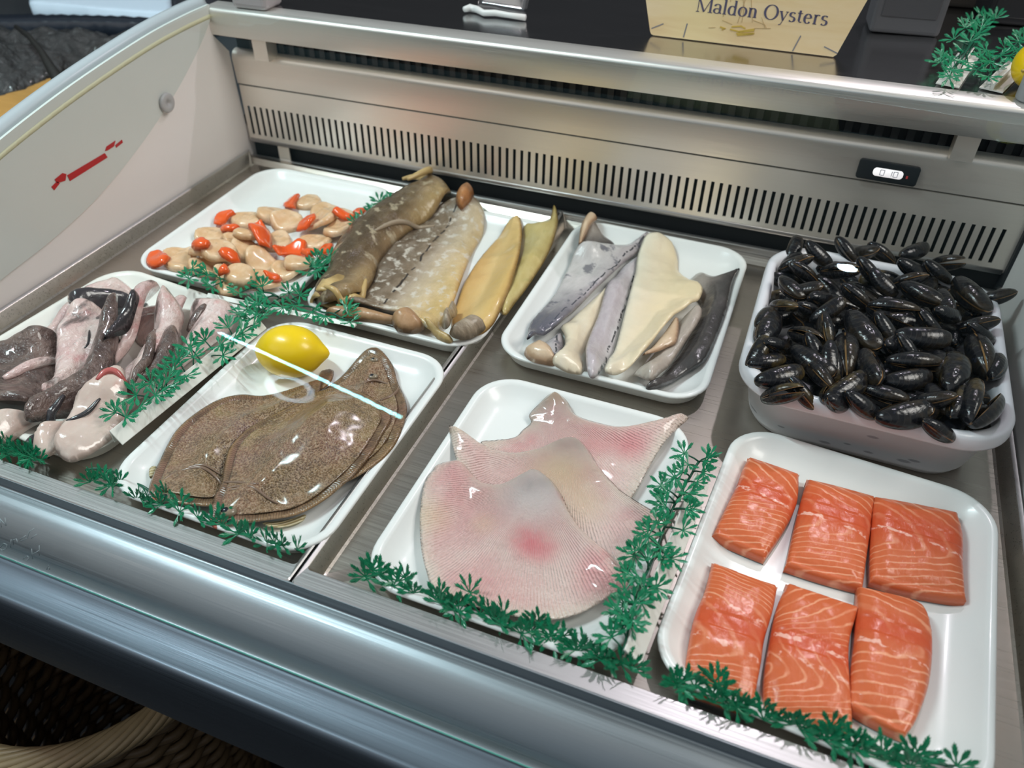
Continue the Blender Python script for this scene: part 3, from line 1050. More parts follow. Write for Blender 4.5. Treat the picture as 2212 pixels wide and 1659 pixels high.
def on_line(pile, pts, r, name, mat, parent, zf=8, zz=.02, lift=.0):
    q = resample(curve(Z(zf, pts, zz), 6), .003, False)
    zs = pile.sample(pile.H, q)
    zs = np.convolve(np.pad(zs, 2, 'edge'), np.ones(5) / 5, 'valid')
    rr = r * np.sin(np.linspace(.25, pi - .25, len(q))) ** .6
    return MB().tube([(a[0], a[1], z_ + lift) for a, z_ in zip(q, zs)], list(rr), 8).build(name, mat, parent)

def ball(name, c, rx, ry, rz, mat, parent, rot=0, n=20):
    v, f = lathe([(max(math.sin(a), 1e-3), -math.cos(a)) for a in np.linspace(0.02, pi - .02, 12)], (0, 0, 0), n)
    ca, sa = math.cos(rot), math.sin(rot)
    v = [(c[0] + (x * rx) * ca - (y * ry) * sa, c[1] + (x * rx) * sa + (y * ry) * ca, c[2] + z * rz) for x, y, z in v]
    return obj(name, v, f, mat, parent)

def sole(pts, label, T, axis, eyes, gills, mouth, seed, pect=None, tail=None, zz=.016, fin_w=.010, drape=.02):
    q = Z(8, pts, zz)
    pile = TR['sole']
    e = empty('flatfish', (*q.mean(0), .006), label, 'fish', 'flatfish on the tray')
    if pect is not None:
        slab('pectoral_fin', Z(8, pect, .01), pile, T=.002, edge=.004, res=.0022, mat=SP, parent=e, drape=.008)
    if tail is not None:
        slab('tail_fin', Z(8, tail, zz), pile, T=.003, edge=.004, res=.0022, mat=SF, parent=e, drape=.012)
    slab('fringe_fin', q, pile, T=.0016, edge=.004, res=.0024, mat=SF, parent=e, drape=drape, amp=.0012, nf=70, seed=seed)
    inner = insetpoly(q, fin_w)
    ax = Z(8, axis, zz)
    Lg = np.linalg.norm(ax[1] - ax[0])
    def ex(V2, d):
        u = (V2 - ax[0]) @ ((ax[1] - ax[0]) / Lg)
        v = (V2 - ax[0]) @ np.array([-(ax[1] - ax[0])[1], (ax[1] - ax[0])[0]]) / Lg
        return .0022 * np.exp(-(v / .006) ** 2) * np.clip(u / .05, 0, 1) - .0018 * np.exp(-((u - .052 - v * .12) / .006) ** 2)
    slab('body', inner, pile, T=T, edge=.052, p=0, wall=.0007, res=.0024, mat=SB, parent=e, amp=.0012, nf=28, axis=ax, drape=.004, seed=seed, smoothpts=False, extra=ex)
    for k, (p, r) in enumerate(eyes):
        c = Z(8, [p], zz + .012)[0]
        z0 = zt(pile, c)
        er = ball('eye', (c[0], c[1], z0 + .0005), r * 1.5, r * 1.1, r * .75, EYER, e, .5)
        ball('pupil', (c[0] - r * .15, c[1] - r * .15, z0 + r * .5), r * .75, r * .62, r * .45, EYE, er, .5)
    for gp, r in gills:
        on_line(pile, gp, r, 'gill_cover', GILL, e, zz=zz + .012)
    if mouth is not None:
        on_line(pile, mouth, .0026, 'mouth', LIP, e, zz=zz + .006, lift=-.001)
    return e

sole([(1640, 268), (1690, 254), (1735, 270), (1795, 335), (1822, 410), (1862, 510), (1878, 610), (1852, 715), (1800, 820), (1700, 915), (1560, 992), (1380, 1010), (1250, 900), (1210, 740), (1280, 560), (1390, 440), (1490, 370), (1560, 320)],
     'flatfish underneath the other two, its head pointing to the far corner', .013, [(1690, 262), (1500, 900)], [((1690, 275), .0035), ((1680, 345), .004)],
     [([(1590, 420), (1640, 375), (1700, 360), (1770, 380)], .0016), ([(1720, 478), (1780, 455), (1815, 420), (1822, 395)], .0022)], None, 11)
sole([(458, 1075), (452, 1030), (470, 965), (500, 890), (545, 795), (605, 705), (705, 615), (830, 530), (950, 482), (1060, 466), (1190, 440), (1290, 420), (1370, 400), (1400, 430), (1340, 560), (1180, 700), (1050, 880), (900, 1060), (800, 1132), (640, 1130), (530, 1112)],
     'left hand flatfish of the two brown ones, partly tucked under its neighbour', .016, [(470, 1050), (1330, 430)], [((515, 1000), .0035), ((535, 1055), .0050)],
     [([(500, 960), (560, 915), (640, 885), (740, 880), (810, 915), (845, 985)], .0018), ([(560, 905), (640, 875), (740, 862), (830, 890)], .0014)], [(462, 1062), (480, 1085), (520, 1100)], 12,
     tail=[(1340, 430), (1370, 370), (1392, 330), (1440, 322), (1466, 345), (1450, 400), (1400, 440)], pect=[(455, 975), (450, 930), (470, 905), (495, 905), (500, 940)])
sole([(790, 1205), (792, 1165), (810, 1090), (850, 1000), (868, 900), (900, 800), (985, 705), (1100, 630), (1220, 558), (1340, 490), (1450, 455), (1570, 470), (1700, 540), (1790, 640), (1745, 750), (1650, 900), (1500, 1040), (1300, 1150), (1080, 1208), (920, 1232), (820, 1225)],
     'large brown flatfish lying on top, its red lipped mouth by the front garland', .021, [(800, 1190), (1640, 520)], [((872, 1130), .0060), ((892, 1180), .0042)],
     [([(858, 1000), (930, 990), (1010, 1005), (1090, 1040), (1150, 1062)], .0016), ([(880, 1010), (960, 1000), (1000, 1010)], .0012), ([(850, 960), (930, 965), (1000, 985), (1050, 990)], .0018)],
     [(792, 1165), (795, 1200), (815, 1225)], 13, pect=[(1075, 1215), (1150, 1190), (1240, 1165), (1310, 1145), (1290, 1190), (1220, 1225), (1140, 1248), (1100, 1245)], zz=.018, fin_w=.009)

# ------------------------------------------------------------------ lemons
lt = NT('lemon_peel')
lemc = lt.mix(lt.noise(18, 3), (.86, .56, .004), (.90, .64, .008))
LEMON = lt.done(lemc, .32, normal=lt.bump(lt.voro(420), -.35, .0007), coat=.2, sss=.08, sss_r=(.006, .004, .001))
STEM = plain('lemon_stem_scar', (.42, .30, .06), .6)

def lemon(c, L, r, yaw, label, pitch=0.0):
    e = empty('lemon', (c[0], c[1], c[2] - r), label, 'lemon')
    s = np.linspace(0, pi, 30)
    xs = -np.cos(s) * L * .5
    rad = r * np.sin(s) ** .82
    xs = xs * (1 + .10 * np.abs(np.cos(s)) ** 8)
    xs = xs + .0065 * np.exp(-((s - pi) / .22) ** 2) - .002 * np.exp(-(s / .2) ** 2)
    rad = np.maximum(rad, .0006)
    rad[0] = .0004; rad[-1] = .0012
    v, f = lathe(list(zip(rad, xs)), (0, 0, 0), 40)
    M = Matrix.Rotation(yaw, 3, 'Z') @ Matrix.Rotation(pi / 2 + pitch, 3, 'Y')
    vv = [M @ Vector(a) for a in v]
    obj('peel', [(a.x + c[0], a.y + c[1], a.z + c[2]) for a in vv], f, LEMON, e)
    tip = M @ Vector((0, 0, float(xs[0])))
    ball('stem_scar', (c[0] + tip.x, c[1] + tip.y, c[2] + tip.z), .0022, .0022, .0018, STEM, e)
    return e
lc = P((627, 757), .036)
lemon((lc[0], lc[1], .0345),   .071, .0305, .30, 'yellow lemon behind the flatfish on the white tray')

# ------------------------------------------------------------------ monkfish
def monk_mats():
    t = NT('monkfish_flesh')
    c = t.mix(t.step(t.noise(26, 4), .35, .7), (.62, .42, .40), (.70, .54, .49))
    c = t.mix(t.math('MULTIPLY', t.step(t.noise(30, 4, seed=3), .56, .76), .75), c, (.58, .18, .18))
    c = t.mix(t.math('MULTIPLY', t.step(t.noise(34, 5, t.map(t.co(), (1, .35, 1), (0, 0, .7)), seed=7), .56, .66), .85), c, (.08, .06, .055))
    c = t.mix(t.math('MULTIPLY', t.step(t.noise(60, 4, t.map(t.co(), (1, .25, 1), (0, 0, .75)), seed=11), .52, .70), .6), c, (.84, .72, .68))
    h = t.math('ADD', t.math('MULTIPLY', t.noise(60, 5), 3), t.noise(200, 2))
    A = t.done(c, .22, normal=t.bump(h, .7, .0022), coat=.6, coat_rough=.08, sss=.08, sss_r=(.006, .002, .002))
    t = NT('monkfish_skin')
    c = t.mix(t.step(t.noise(34, 5, rough=.65), .38, .70), (.075, .048, .043), (.20, .135, .115))
    c = t.mix(t.math('MULTIPLY', t.step(t.noise(16, 3, seed=6), .55, .75), .6), c, (.30, .17, .15))
    h = t.math('ADD', t.math('MULTIPLY', t.noise(70, 4), 2.4), t.noise(220, 3))
    B = t.done(c, .2, normal=t.bump(h, .9, .0024), coat=.7, coat_rough=.08)
    t = NT('monkfish_black_fin')
    c = t.mix(t.noise(60, 3), (.018, .017, .02), (.06, .05, .055))
    C_ = t.done(c, .2, normal=t.bump(t.noise(120, 3), .5, .0015), coat=.6)
    t = NT('monkfish_loin')
    c = t.mix(t.step(t.noise(22, 4), .3, .7), (.60, .43, .37), (.68, .55, .48))
    c = t.mix(t.math('MULTIPLY', t.step(t.noise(24, 3, seed=2), .62, .8), .8), c, (.66, .22, .18))
    c = t.mix(t.math('MULTIPLY', t.step(t.noise(45, 4, t.map(t.co(), (1, .2, 1), (0, 0, .75)), seed=5), .5, .7), .6), c, (.80, .70, .62))
    D = t.done(c, .2, normal=t.bump(t.noise(60, 5), .6, .002), coat=.6, coat_rough=.08, sss=.1, sss_r=(.006, .003, .002))
    return A, B, C_, D
MA, MBk, MC, MD = monk_mats()
def monk(pts, mat, T, label, edge=.022, seed=0, name='monkfish_tail', drape=.014, strips=(), zz=.025):
    q = Z(5, pts, zz)
    pile = TR['monk']
    o = slab(name, q, pile, T=T, edge=edge, p=1.6, res=.0027, mat=mat, amp=.0034, nf=30, drape=drape, seed=seed)
    tag(o, label, 'monkfish', 'monkfish tails on the ivory tray')
    for sp, r, sm_ in strips:
        on_line(pile, sp, r, 'membrane', sm_, o, zf=5, zz=zz + .015)
    return o
monk([(185, 548), (300, 478), (440, 350), (600, 235), (780, 170), (866, 186), (905, 232), (760, 300), (640, 350), (520, 430), (400, 540), (260, 600)], MA, .024, 'pale pink monkfish strip along the back edge of the ivory tray', seed=1)
monk([(1250, 490), (1270, 380), (1330, 320), (1450, 320), (1570, 340), (1610, 390), (1570, 480), (1420, 590), (1290, 680), (1200, 760), (1160, 700)], MA, .026, 'brownish pink monkfish tail in the far right corner of its tray', seed=2, strips=[([(1260, 440), (1330, 380), (1400, 330)], .006, MBk)])
monk([(-160, 1090), (0, 1095), (130, 1075), (260, 1080), (210, 1160), (110, 1240), (0, 1310), (-160, 1300)], MD, .024, 'pink monkfish piece at the front left, cut by the picture edge', seed=3)
monk([(-200, 650), (0, 600), (150, 556), (340, 536), (400, 560), (385, 680), (355, 850), (312, 1005), (210, 1072), (0, 1092), (-200, 1090)], MBk, .024, 'broad dark skinned monkfish tail at the left edge of the picture', edge=.03, seed=4, strips=[([(0, 800), (150, 720), (280, 640), (370, 590)], .007, MA)])
monk([(640, 1010), (700, 900), (780, 760), (850, 690), (930, 640), (990, 700), (960, 850), (920, 1000), (850, 1060), (740, 1060)], MA, .020, 'pale monkfish flesh half hidden under the lower end of the heap', seed=21, strips=[([(900, 700), (850, 820), (800, 950)], .006, MBk)])
monk([(900, 330), (1010, 300), (1180, 290), (1290, 330), (1240, 430), (1120, 520), (980, 560), (880, 480)], MA, .018, 'pinkish monkfish piece deep in the far half of the heap', seed=22)
monk([(480, 352), (640, 300), (790, 268), (955, 252), (978, 266), (890, 305), (720, 345), (570, 410)], MC, .014, 'thin black monkfish fin lying over the pink strip at the back', edge=.012, seed=5, drape=.006)
monk([(1035, 580), (1080, 440), (1160, 325), (1230, 395), (1275, 470), (1235, 570), (1200, 700), (1080, 870), (960, 1000), (890, 930), (925, 780)], MA, .030, 'monkfish tail with shiny dark stripes beside the dividing garland', seed=6, strips=[([(1180, 520), (1150, 640), (1060, 760), (980, 850)], .011, MBk), ([(1070, 560), (1040, 700), (960, 830), (920, 900)], .006, MBk)])
monk([(800, 560), (860, 425), (965, 345), (1075, 308), (1125, 322), (1070, 420), (1025, 505), (960, 580), (860, 680), (800, 740), (770, 700)], MA, .028, 'pale monkfish tail in the middle of the back half of the heap', seed=7)
monk([(425, 560), (480, 450), (600, 396), (720, 396), (775, 480), (745, 580), (665, 710), (570, 830), (455, 930), (345, 1010), (320, 985), (368, 850), (385, 700)], MA, .030, 'big swollen pale pink monkfish tail with a red patch', edge=.035, seed=8, strips=[([(650, 400), (715, 425), (755, 480), (770, 520)], .0045, MC), ([(600, 490), (590, 560), (560, 600)], .0018, MC)])
monk([(400, 990), (560, 850), (680, 650), (770, 500), (850, 440), (870, 500), (830, 680), (750, 850), (700, 975), (560, 1015), (420, 1085), (250, 1185), (200, 1180), (250, 1100)], MBk, .022, 'long dark skinned monkfish tail running diagonally through the heap', seed=9, strips=[([(100, 1270), (180, 1170), (300, 1060), (430, 950)], .0055, MC), ([(560, 1050), (640, 1035), (720, 1010)], .0035, MC)])
monk([(760, 715), (850, 610), (950, 490), (1000, 462), (1018, 500), (960, 570), (860, 660), (790, 705)], MC, .014, 'short black monkfish fin sticking up near the middle of the heap', edge=.012, seed=10, drape=.006)
monk([(225, 1310), (300, 1220), (470, 1130), (560, 1030), (660, 985), (760, 960), (620, 1060), (520, 1130), (450, 1220), (395, 1330), (290, 1380), (235, 1370)], MD, .015, 'smooth white monkfish loin at the front of the heap, left of the other', seed=11)
monk([(388, 1335), (460, 1220), (590, 1060), (740, 930), (845, 885), (902, 920), (892, 1060), (795, 1215), (645, 1335), (510, 1405), (425, 1400)], MD, .017, 'smooth white monkfish loin at the very front of the ivory tray', edge=.026, seed=12, strips=[([(700, 1020), (600, 1090), (520, 1130), (460, 1150)], .003, MC), ([(880, 915), (820, 890), (760, 905), (700, 950)], .004, plain('red_membrane', (.5, .12, .11), .2, coat=.5))])
# ------------------------------------------------------------------ smoked fish
def fillet_mat(name, stops, scale=20, stretch=(1, 1, 1), rot=0, rough=.3, bump=.4, fleck=None, coat=.3, vstops=None, vspan=(-.05, .05), line=None, edgec=None, udark=None):
    """colours from stretched noise; VSTOPS = colour ramp across the piece (uv v); LINE = dark dashed line at v"""
    t = NT(name)
    uv = t.co('UV')
    st = t.map(uv, stretch, (0, 0, rot))
    n = t.noise(scale, 5, st, rough=.62)
    c = t.ramp(n, stops)
    u_, v_, _ = t.sep(uv)
    if vstops is not None:
        wv = t.math('ADD', v_, t.math('MULTIPLY', t.math('SUBTRACT', t.noise(30, 3, uv), .5), .02))
        c2 = t.ramp(t.step(wv, *vspan), vstops)
        c = t.mix(.72, c, c2)
    if fleck is not None:
        fc, fs, lo, hi = fleck
        c = t.mix(t.math('MULTIPLY', t.step(t.noise(fs, 4, uv, seed=5), lo, hi), .8), c, fc)
    if line is not None:
        lv, lw, lc = line
        dv = t.math('ABSOLUTE', t.math('SUBTRACT', t.math('ADD', v_, t.math('MULTIPLY', t.math('SUBTRACT', t.noise(25, 2, uv), .5), .012)), lv))
        c = t.mix(t.math('MULTIPLY', t.step(dv, lw, lw * .3), t.step(t.noise(90, 1, t.map(uv, (1, .2, 1))), .42, .50)), c, lc)
    if udark is not None:
        c = t.mix(t.math('MULTIPLY', t.step(t.math('ADD', u_, t.math('MULTIPLY', t.math('SUBTRACT', t.noise(28, 4, uv, seed=2), .5), .06)), udark[0], udark[1]), .88), c, udark[2])
    if edgec is not None:
        c = t.mix(t.math('MULTIPLY', t.step(t.attr('edge'), .006, .0), .8), c, edgec)
    h = t.math('ADD', t.math('MULTIPLY', n, 2.0), t.math('ADD', t.noise(160, 3, uv), t.math('MULTIPLY', t.noise(55, 3, uv), 1.5)))
    return t.done(c, rough, normal=t.bump(h, bump, .0015), coat=coat, coat_rough=.14)

K1M = fillet_mat('brown_smoked_skin', [(.30, (.07, .045, .022)), (.5, (.16, .105, .055)), (.7, (.36, .26, .14))], 18, (1, 3, 1), 0, .28, 1.0, vstops=[(0, (.05, .034, .02)), (.45, (.12, .078, .04)), (.7, (.30, .20, .105)), (1, (.50, .34, .15))], vspan=(-.032, .034), fleck=((.46, .38, .26), 60, .56, .68))
K2M = fillet_mat('silvery_smoked_flesh', [(.30, (.12, .085, .06)), (.5, (.34, .26, .19)), (.68, (.60, .50, .40))], 34, (1, 1.6, 1), 0, .3, .7, vstops=[(0, (.08, .052, .03)), (.26, (.17, .115, .065)), (.42, (.44, .35, .26)), (.72, (.66, .52, .33)), (1, (.72, .50, .19))], vspan=(-.055, .06), line=(-.016, .0022, (.03, .02, .016)), fleck=((.66, .60, .52), 75, .52, .66))
GOLD = fillet_mat('golden_smoked_flesh', [(.3, (.62, .36, .12)), (.55, (.68, .44, .17)), (.75, (.72, .52, .24))], 9, (.7, 5, 1), 0, .34, .3, vstops=[(0, (.64, .36, .12)), (.4, (.70, .50, .22)), (.8, (.66, .45, .16)), (1, (.58, .38, .12))], vspan=(-.04, .04), edgec=(.30, .15, .04))
YEL = fillet_mat('yellow_smoked_flesh', [(.3, (.48, .36, .12)), (.55, (.56, .45, .19)), (.75, (.62, .52, .26))], 14, (1, 3, 1), 0, .34, .35, edgec=(.36, .22, .06), fleck=((.36, .34, .12), 22, .58, .72))
RIM = fillet_mat('golden_curl', [(.3, (.42, .27, .10)), (.6, (.60, .42, .18)), (.8, (.68, .52, .26))], 40, (1, 1, 1), 0, .35, .4)
TAN = fillet_mat('tan_dried_flesh', [(.3, (.30, .16, .075)), (.55, (.46, .27, .14)), (.75, (.55, .34, .20))], 30, (1, 1, 1), 0, .36, .5, edgec=(.16, .09, .04))
GREYT = fillet_mat('grey_tan_dried_skin', [(.3, (.20, .15, .10)), (.55, (.36, .28, .20)), (.75, (.50, .42, .33))], 40, (1, 3, 1), 0, .36, .6)

def piece(tray, zf, pts, mat, T, name, label, cat, group, axis=None, edge=.02, seed=0, zz=.025, drape=.012, amp=.0018, p=1.6, wall=0, lift=0, res=.0027, extra=None, parent=None, nf=26):
    q = Z(zf, pts, zz)
    ax = Z(zf, axis, zz) if axis else None
    o = slab(name, q, TR[tray], T=T, edge=edge, p=p, res=res, mat=mat, amp=amp, nf=nf, axis=ax, drape=drape, seed=seed, wall=wall, lift=lift, extra=extra, parent=parent)
    return tag(o, label, cat, group) if label else o

SG = 'smoked fish on the tray'
piece('smoked', 4, [(1860, 770), (1830, 720), (1880, 600), (1915, 500), (1945, 345), (2000, 335), (2062, 322), (2080, 290), (2094, 236), (2110, 275), (2112, 345), (2070, 470), (1985, 610), (1910, 710)], YEL, .009, 'smoked_fillet', 'yellow green smoked fillet at the right edge of its tray, tail pointing up', 'smoked fish', SG, [(2080, 260), (1860, 740)], seed=1)
piece('smoked', 4, [(1600, 760), (1625, 660), (1665, 560), (1745, 440), (1838, 345), (1905, 303), (1938, 325), (1934, 470), (1890, 650), (1835, 770), (1765, 852), (1690, 870), (1625, 850)], GOLD, .012, 'smoked_fillet', 'smooth golden orange smoked fillet second from the right', 'smoked fish', SG, [(1915, 310), (1690, 860)], edge=.028, seed=2)
piece('smoked', 4, [(1000, 762), (1100, 735), (1200, 745), (1320, 775), (1420, 790), (1380, 815), (1300, 812), (1180, 800), (1060, 790)], TAN, .012, 'fish_trimming', 'brown strip of smoked fish sticking out below the silvery split fish', 'smoked fish', SG, seed=3, edge=.010)
k2 = piece('smoked', 4, [(1110, 735), (1140, 670), (1180, 600), (1215, 490), (1300, 390), (1400, 320), (1510, 262), (1610, 222), (1700, 205), (1752, 250), (1758, 330), (1705, 430), (1660, 550), (1610, 690), (1560, 780), (1508, 822), (1440, 792), (1340, 775), (1220, 745)], K2M, .014, 'split_smoked_fish', 'large split smoked fish with a dark backbone line and silvery flesh', 'smoked fish', SG, [(1720, 230), (1300, 760)], edge=.022, seed=4, amp=.003)
piece('smoked', 4, [(1625, 262), (1640, 225), (1680, 205), (1712, 222), (1700, 262), (1665, 292), (1640, 290)], fillet_mat('orange_brown_curl', [(.3, (.22, .10, .04)), (.6, (.48, .20, .07)), (.8, (.52, .33, .18))], 40), .018, 'curled_end', None, None, None, seed=5, edge=.01, parent=k2)
k1 = piece('smoked', 4, [(948, 690), (950, 645), (1005, 575), (1030, 480), (1110, 370), (1230, 275), (1370, 190), (1470, 140), (1550, 145), (1602, 190), (1545, 275), (1425, 350), (1335, 420), (1262, 505), (1225, 600), (1180, 668), (1115, 722), (1020, 742), (970, 725)], K1M, .028, 'rolled_smoked_fish', 'brown smoked fish rolled on itself at the left side of its tray', 'smoked fish', SG, [(1520, 160), (1030, 720)], edge=.030, seed=6, amp=.003)
pl = TR['smoked']
# rolled golden mouth of the roll: a coiled flap running along the fish
q0_, q1_ = Z(4, [(1035, 668)], .028)[0], Z(4, [(1100, 560)], .028)[0]
ax_ = (q1_ - q0_) / np.linalg.norm(q1_ - q0_)
sd_ = np.array([ax_[1], -ax_[0]])
prof_ = []
NSP = 54
for k in range(NSP):
    t_ = k / (NSP - 1)
    a_ = pi * .62 - t_ * 3.5 * pi
    r_ = .0275 * (1 - .74 * t_)
    prof_.append((r_ * 1.25 * math.cos(a_), .0245 + r_ * .72 * math.sin(a_)))
vv, ff = [], []
for j, (sl, sc2) in enumerate(((0, .97), (.006, 1.0), (.022, .98), (.045, .8))):
    for k, (x_, h_) in enumerate(prof_):
        wob_ = .0016 * math.sin(k * .55 + j)
        vv.append((q0_[0] + sd_[0] * x_ * sc2 + ax_[0] * (sl + wob_ - .020), q0_[1] + sd_[1] * x_ * sc2 + ax_[1] * (sl + wob_ - .020), max(.010, .0245 + (h_ - .0245) * sc2)))
for j in range(3):
    for k in range(NSP - 1):
        ff.append((j * NSP + k, j * NSP + k + 1, (j + 1) * NSP + k + 1, (j + 1) * NSP + k))
o = obj('golden_roll', vv, ff, RIM, k1, uv=np.array(vv)[:, :2])
md = o.modifiers.new('thickness', 'SOLIDIFY'); md.thickness = .0035; md.offset = 0
on_line(pl, [(1000, 640), (1060, 665), (1120, 660), (1165, 620), (1190, 560)], .005, 'golden_rim', RIM, k1, zf=4, zz=.045, lift=.001)
on_line(pl, [(1370, 122), (1430, 112), (1490, 128), (1500, 150), (1450, 175), (1400, 195)], .006, 'curled_tail', RIM, k1, zf=4, zz=.03, lift=.008)
on_line(pl, [(1240, 375), (1330, 320), (1420, 290), (1520, 275)], .004, 'pale_fold', GREYT, k1, zf=4, zz=.045, lift=.0)
piece('smoked', 4, [(1318, 822), (1350, 795), (1410, 785), (1462, 815), (1475, 838), (1430, 858), (1350, 855)], TAN, .016, 'fish_trimming', 'round tan lump of smoked fish at the front edge of the smoked tray', 'smoked fish', SG, seed=7, edge=.012)
piece('smoked', 4, [(1478, 838), (1510, 838), (1570, 865), (1610, 890), (1600, 905), (1560, 895), (1500, 862)], RIM, .010, 'fish_trimming', 'small golden scrap of smoked fish between the lump and the upright flap', 'smoked fish', SG, seed=8, edge=.008)
piece('smoked', 4, [(1595, 888), (1625, 855), (1700, 822), (1768, 848), (1735, 882), (1670, 902), (1615, 905)], GREYT, .017, 'fish_trimming', 'grey brown curled scrap in the front right corner of the smoked tray', 'smoked fish', SG, seed=9, edge=.012)
piece('smoked', 4, [(1560, 885), (1575, 790), (1592, 735), (1625, 732), (1632, 760), (1612, 830), (1600, 895)], GREYT, .020, 'fish_trimming', 'upright grey tan flap of skin against the golden fillet', 'smoked fish', SG, seed=10, edge=.010)

# ------------------------------------------------------------------ white fish fillets with grey skin
CREAMF = fillet_mat('cream_flesh', [(.3, (.72, .58, .40)), (.55, (.78, .67, .50)), (.75, (.80, .73, .60))], 10, (.6, 3, 1), 0, .3, .25, coat=.4)
CREAMG = fillet_mat('cream_green_flesh', [(.3, (.74, .58, .40)), (.55, (.78, .67, .48)), (.75, (.80, .72, .58))], 9, (.5, 3, 1), 0, .3, .25, coat=.4, vstops=[(0, (.60, .62, .52)), (.28, (.76, .71, .58)), (.6, (.80, .68, .50)), (1, (.82, .66, .41))], vspan=(-.045, .045))
SILV = fillet_mat('silver_grey_skin', [(.3, (.22, .19, .20)), (.5, (.42, .38, .39)), (.7, (.62, .58, .58))], 40, (.7, 2, 1), 0, .26, .45, coat=.45, vstops=[(0, (.62, .59, .57)), (.45, (.46, .41, .42)), (.8, (.22, .19, .20)), (1, (.09, .085, .09))], vspan=(-.03, .035), line=(.0, .0014, (.06, .06, .07)), fleck=((.10, .10, .13), 45, .56, .68), udark=(.15, .27, (.07, .072, .10)))
SILV2 = fillet_mat('silver_lilac_skin', [(.3, (.36, .31, .33)), (.5, (.52, .47, .49)), (.7, (.70, .67, .67))], 50, (.7, 2, 1), 0, .26, .45, coat=.45, vstops=[(0, (.46, .39, .41)), (.5, (.54, .48, .50)), (.7, (.74, .72, .72)), (1, (.70, .68, .68))], vspan=(-.028, .028), line=(.006, .0016, (.07, .07, .08)))
DGREY = fillet_mat('dark_grey_skin', [(.3, (.045, .040, .040)), (.5, (.11, .095, .09)), (.7, (.22, .19, .17))], 22, (.6, 2, 1), 0, .28, .45, coat=.4, vstops=[(0, (.44, .38, .33)), (.3, (.16, .135, .12)), (.55, (.045, .040, .040)), (1, (.028, .026, .027))], vspan=(-.035, .03))
BEIGE = fillet_mat('grey_beige_skin', [(.3, (.34, .28, .24)), (.55, (.48, .41, .35)), (.75, (.62, .56, .50))], 16, (.6, 2, 1), 0, .28, .4, coat=.4)
TANF = fillet_mat('tan_cut_flesh', [(.3, (.56, .38, .24)), (.6, (.68, .50, .34)), (.8, (.74, .60, .45))], 18, coat=.4, edgec=(.40, .22, .12))
HG = 'white fish fillets on the tray'
def hake(pts, mat, T, label, axis=None, **k):
    return piece('hake', 6, pts, mat, T, 'fish_fillet', label, 'fish fillet', HG, axis, **k)
h7 = hake([(735, 400), (752, 265), (800, 185), (865, 192), (930, 250), (1035, 300), (1058, 350), (960, 380), (850, 400)], DGREY, .018, 'small dark grey fillet piece in the far left corner of its tray', [(1040, 320), (760, 390)], seed=1)
piece('hake', 6, [(738, 385), (750, 262), (800, 180), (862, 186), (880, 215), (830, 270), (790, 330)], TANF, .008, 'pale_edge', None, None, None, seed=2, edge=.008, parent=h7)
hake([(440, 1120), (480, 1055), (600, 980), (640, 1060), (640, 1200), (600, 1260), (520, 1200)], SILV, .014, 'silvery scrap of skin at the front left, behind the tan curl', [(560, 1000), (560, 1240)], seed=3)
hake([(305, 1205), (370, 1142), (430, 1128), (500, 1172), (560, 1280), (540, 1318), (440, 1305), (370, 1285), (318, 1250)], TANF, .016, 'tan curled fillet end in the front left corner of the fish tray', seed=4, edge=.012)
hake([(1600, 640), (1680, 515), (1770, 522), (1850, 568), (1950, 568), (2022, 540), (1970, 660), (1930, 850), (1860, 1050), (1750, 1270), (1620, 1330), (1500, 1400), (1390, 1490), (1270, 1492), (1390, 1340), (1540, 1160), (1630, 1010), (1690, 850), (1720, 740)], DGREY, .017, 'long dark grey skinned fillet along the right side of its tray', [(1960, 560), (1330, 1480)], edge=.03, seed=5)
hake([(1180, 1340), (1230, 1270), (1330, 1170), (1420, 1080), (1500, 960), (1600, 870), (1700, 870), (1710, 960), (1620, 1100), (1480, 1290), (1330, 1470), (1240, 1440)], BEIGE, .018, 'grey beige folded fillet under the big cream one', [(1680, 880), (1250, 1430)], edge=.028, seed=6)
hake([(1235, 1285), (1330, 1170), (1420, 1060), (1500, 960), (1528, 1010), (1512, 1170), (1430, 1215), (1330, 1265)], TANF, .006, 'pinkish cut face of fillet showing in the fold right of the big cream one', seed=7, edge=.01)
hake([(600, 950), (700, 850), (800, 760), (900, 670), (985, 590), (1010, 610), (965, 720), (910, 890), (840, 1050), (795, 1210), (772, 1368), (690, 1382), (600, 1372), (525, 1335), (615, 1220), (630, 1060)], CREAMF, .012, 'narrow cream fillet between two silver skinned ones', [(990, 600), (650, 1380)], seed=8)
hake([(960, 640), (1010, 560), (1100, 450), (1225, 365), (1245, 470), (1165, 660), (1100, 880), (1040, 1120), (965, 1280), (890, 1400), (835, 1430), (798, 1375), (790, 1230), (828, 1060), (905, 850)], SILV2, .013, 'silver fillet with a broken dark line down its side', [(1210, 390), (850, 1410)], edge=.024, seed=9)
hake([(322, 1175), (328, 1060), (355, 950), (450, 832), (560, 690), (650, 520), (722, 405), (880, 372), (1040, 352), (1190, 292), (1285, 262), (1300, 285), (1230, 370), (1090, 470), (990, 580), (880, 670), (760, 790), (640, 920), (545, 1000), (470, 1045), (400, 1125), (345, 1178)], SILV, .014, 'blue grey skinned fillet leaning along the left side of the fish tray', [(1270, 280), (350, 1120)], edge=.026, seed=10)
hake([(1195, 540), (1210, 430), (1262, 310), (1330, 280), (1395, 283), (1480, 322), (1540, 400), (1555, 500), (1625, 615), (1700, 672), (1722, 745), (1650, 850), (1510, 955), (1390, 1085), (1290, 1225), (1185, 1330), (1090, 1380), (1000, 1412), (940, 1400), (965, 1320), (1030, 1170), (1100, 900), (1150, 710)], CREAMG, .014, 'largest cream fillet, flesh side up, in the middle of its tray', [(1380, 290), (1020, 1400)], edge=.03, seed=11)

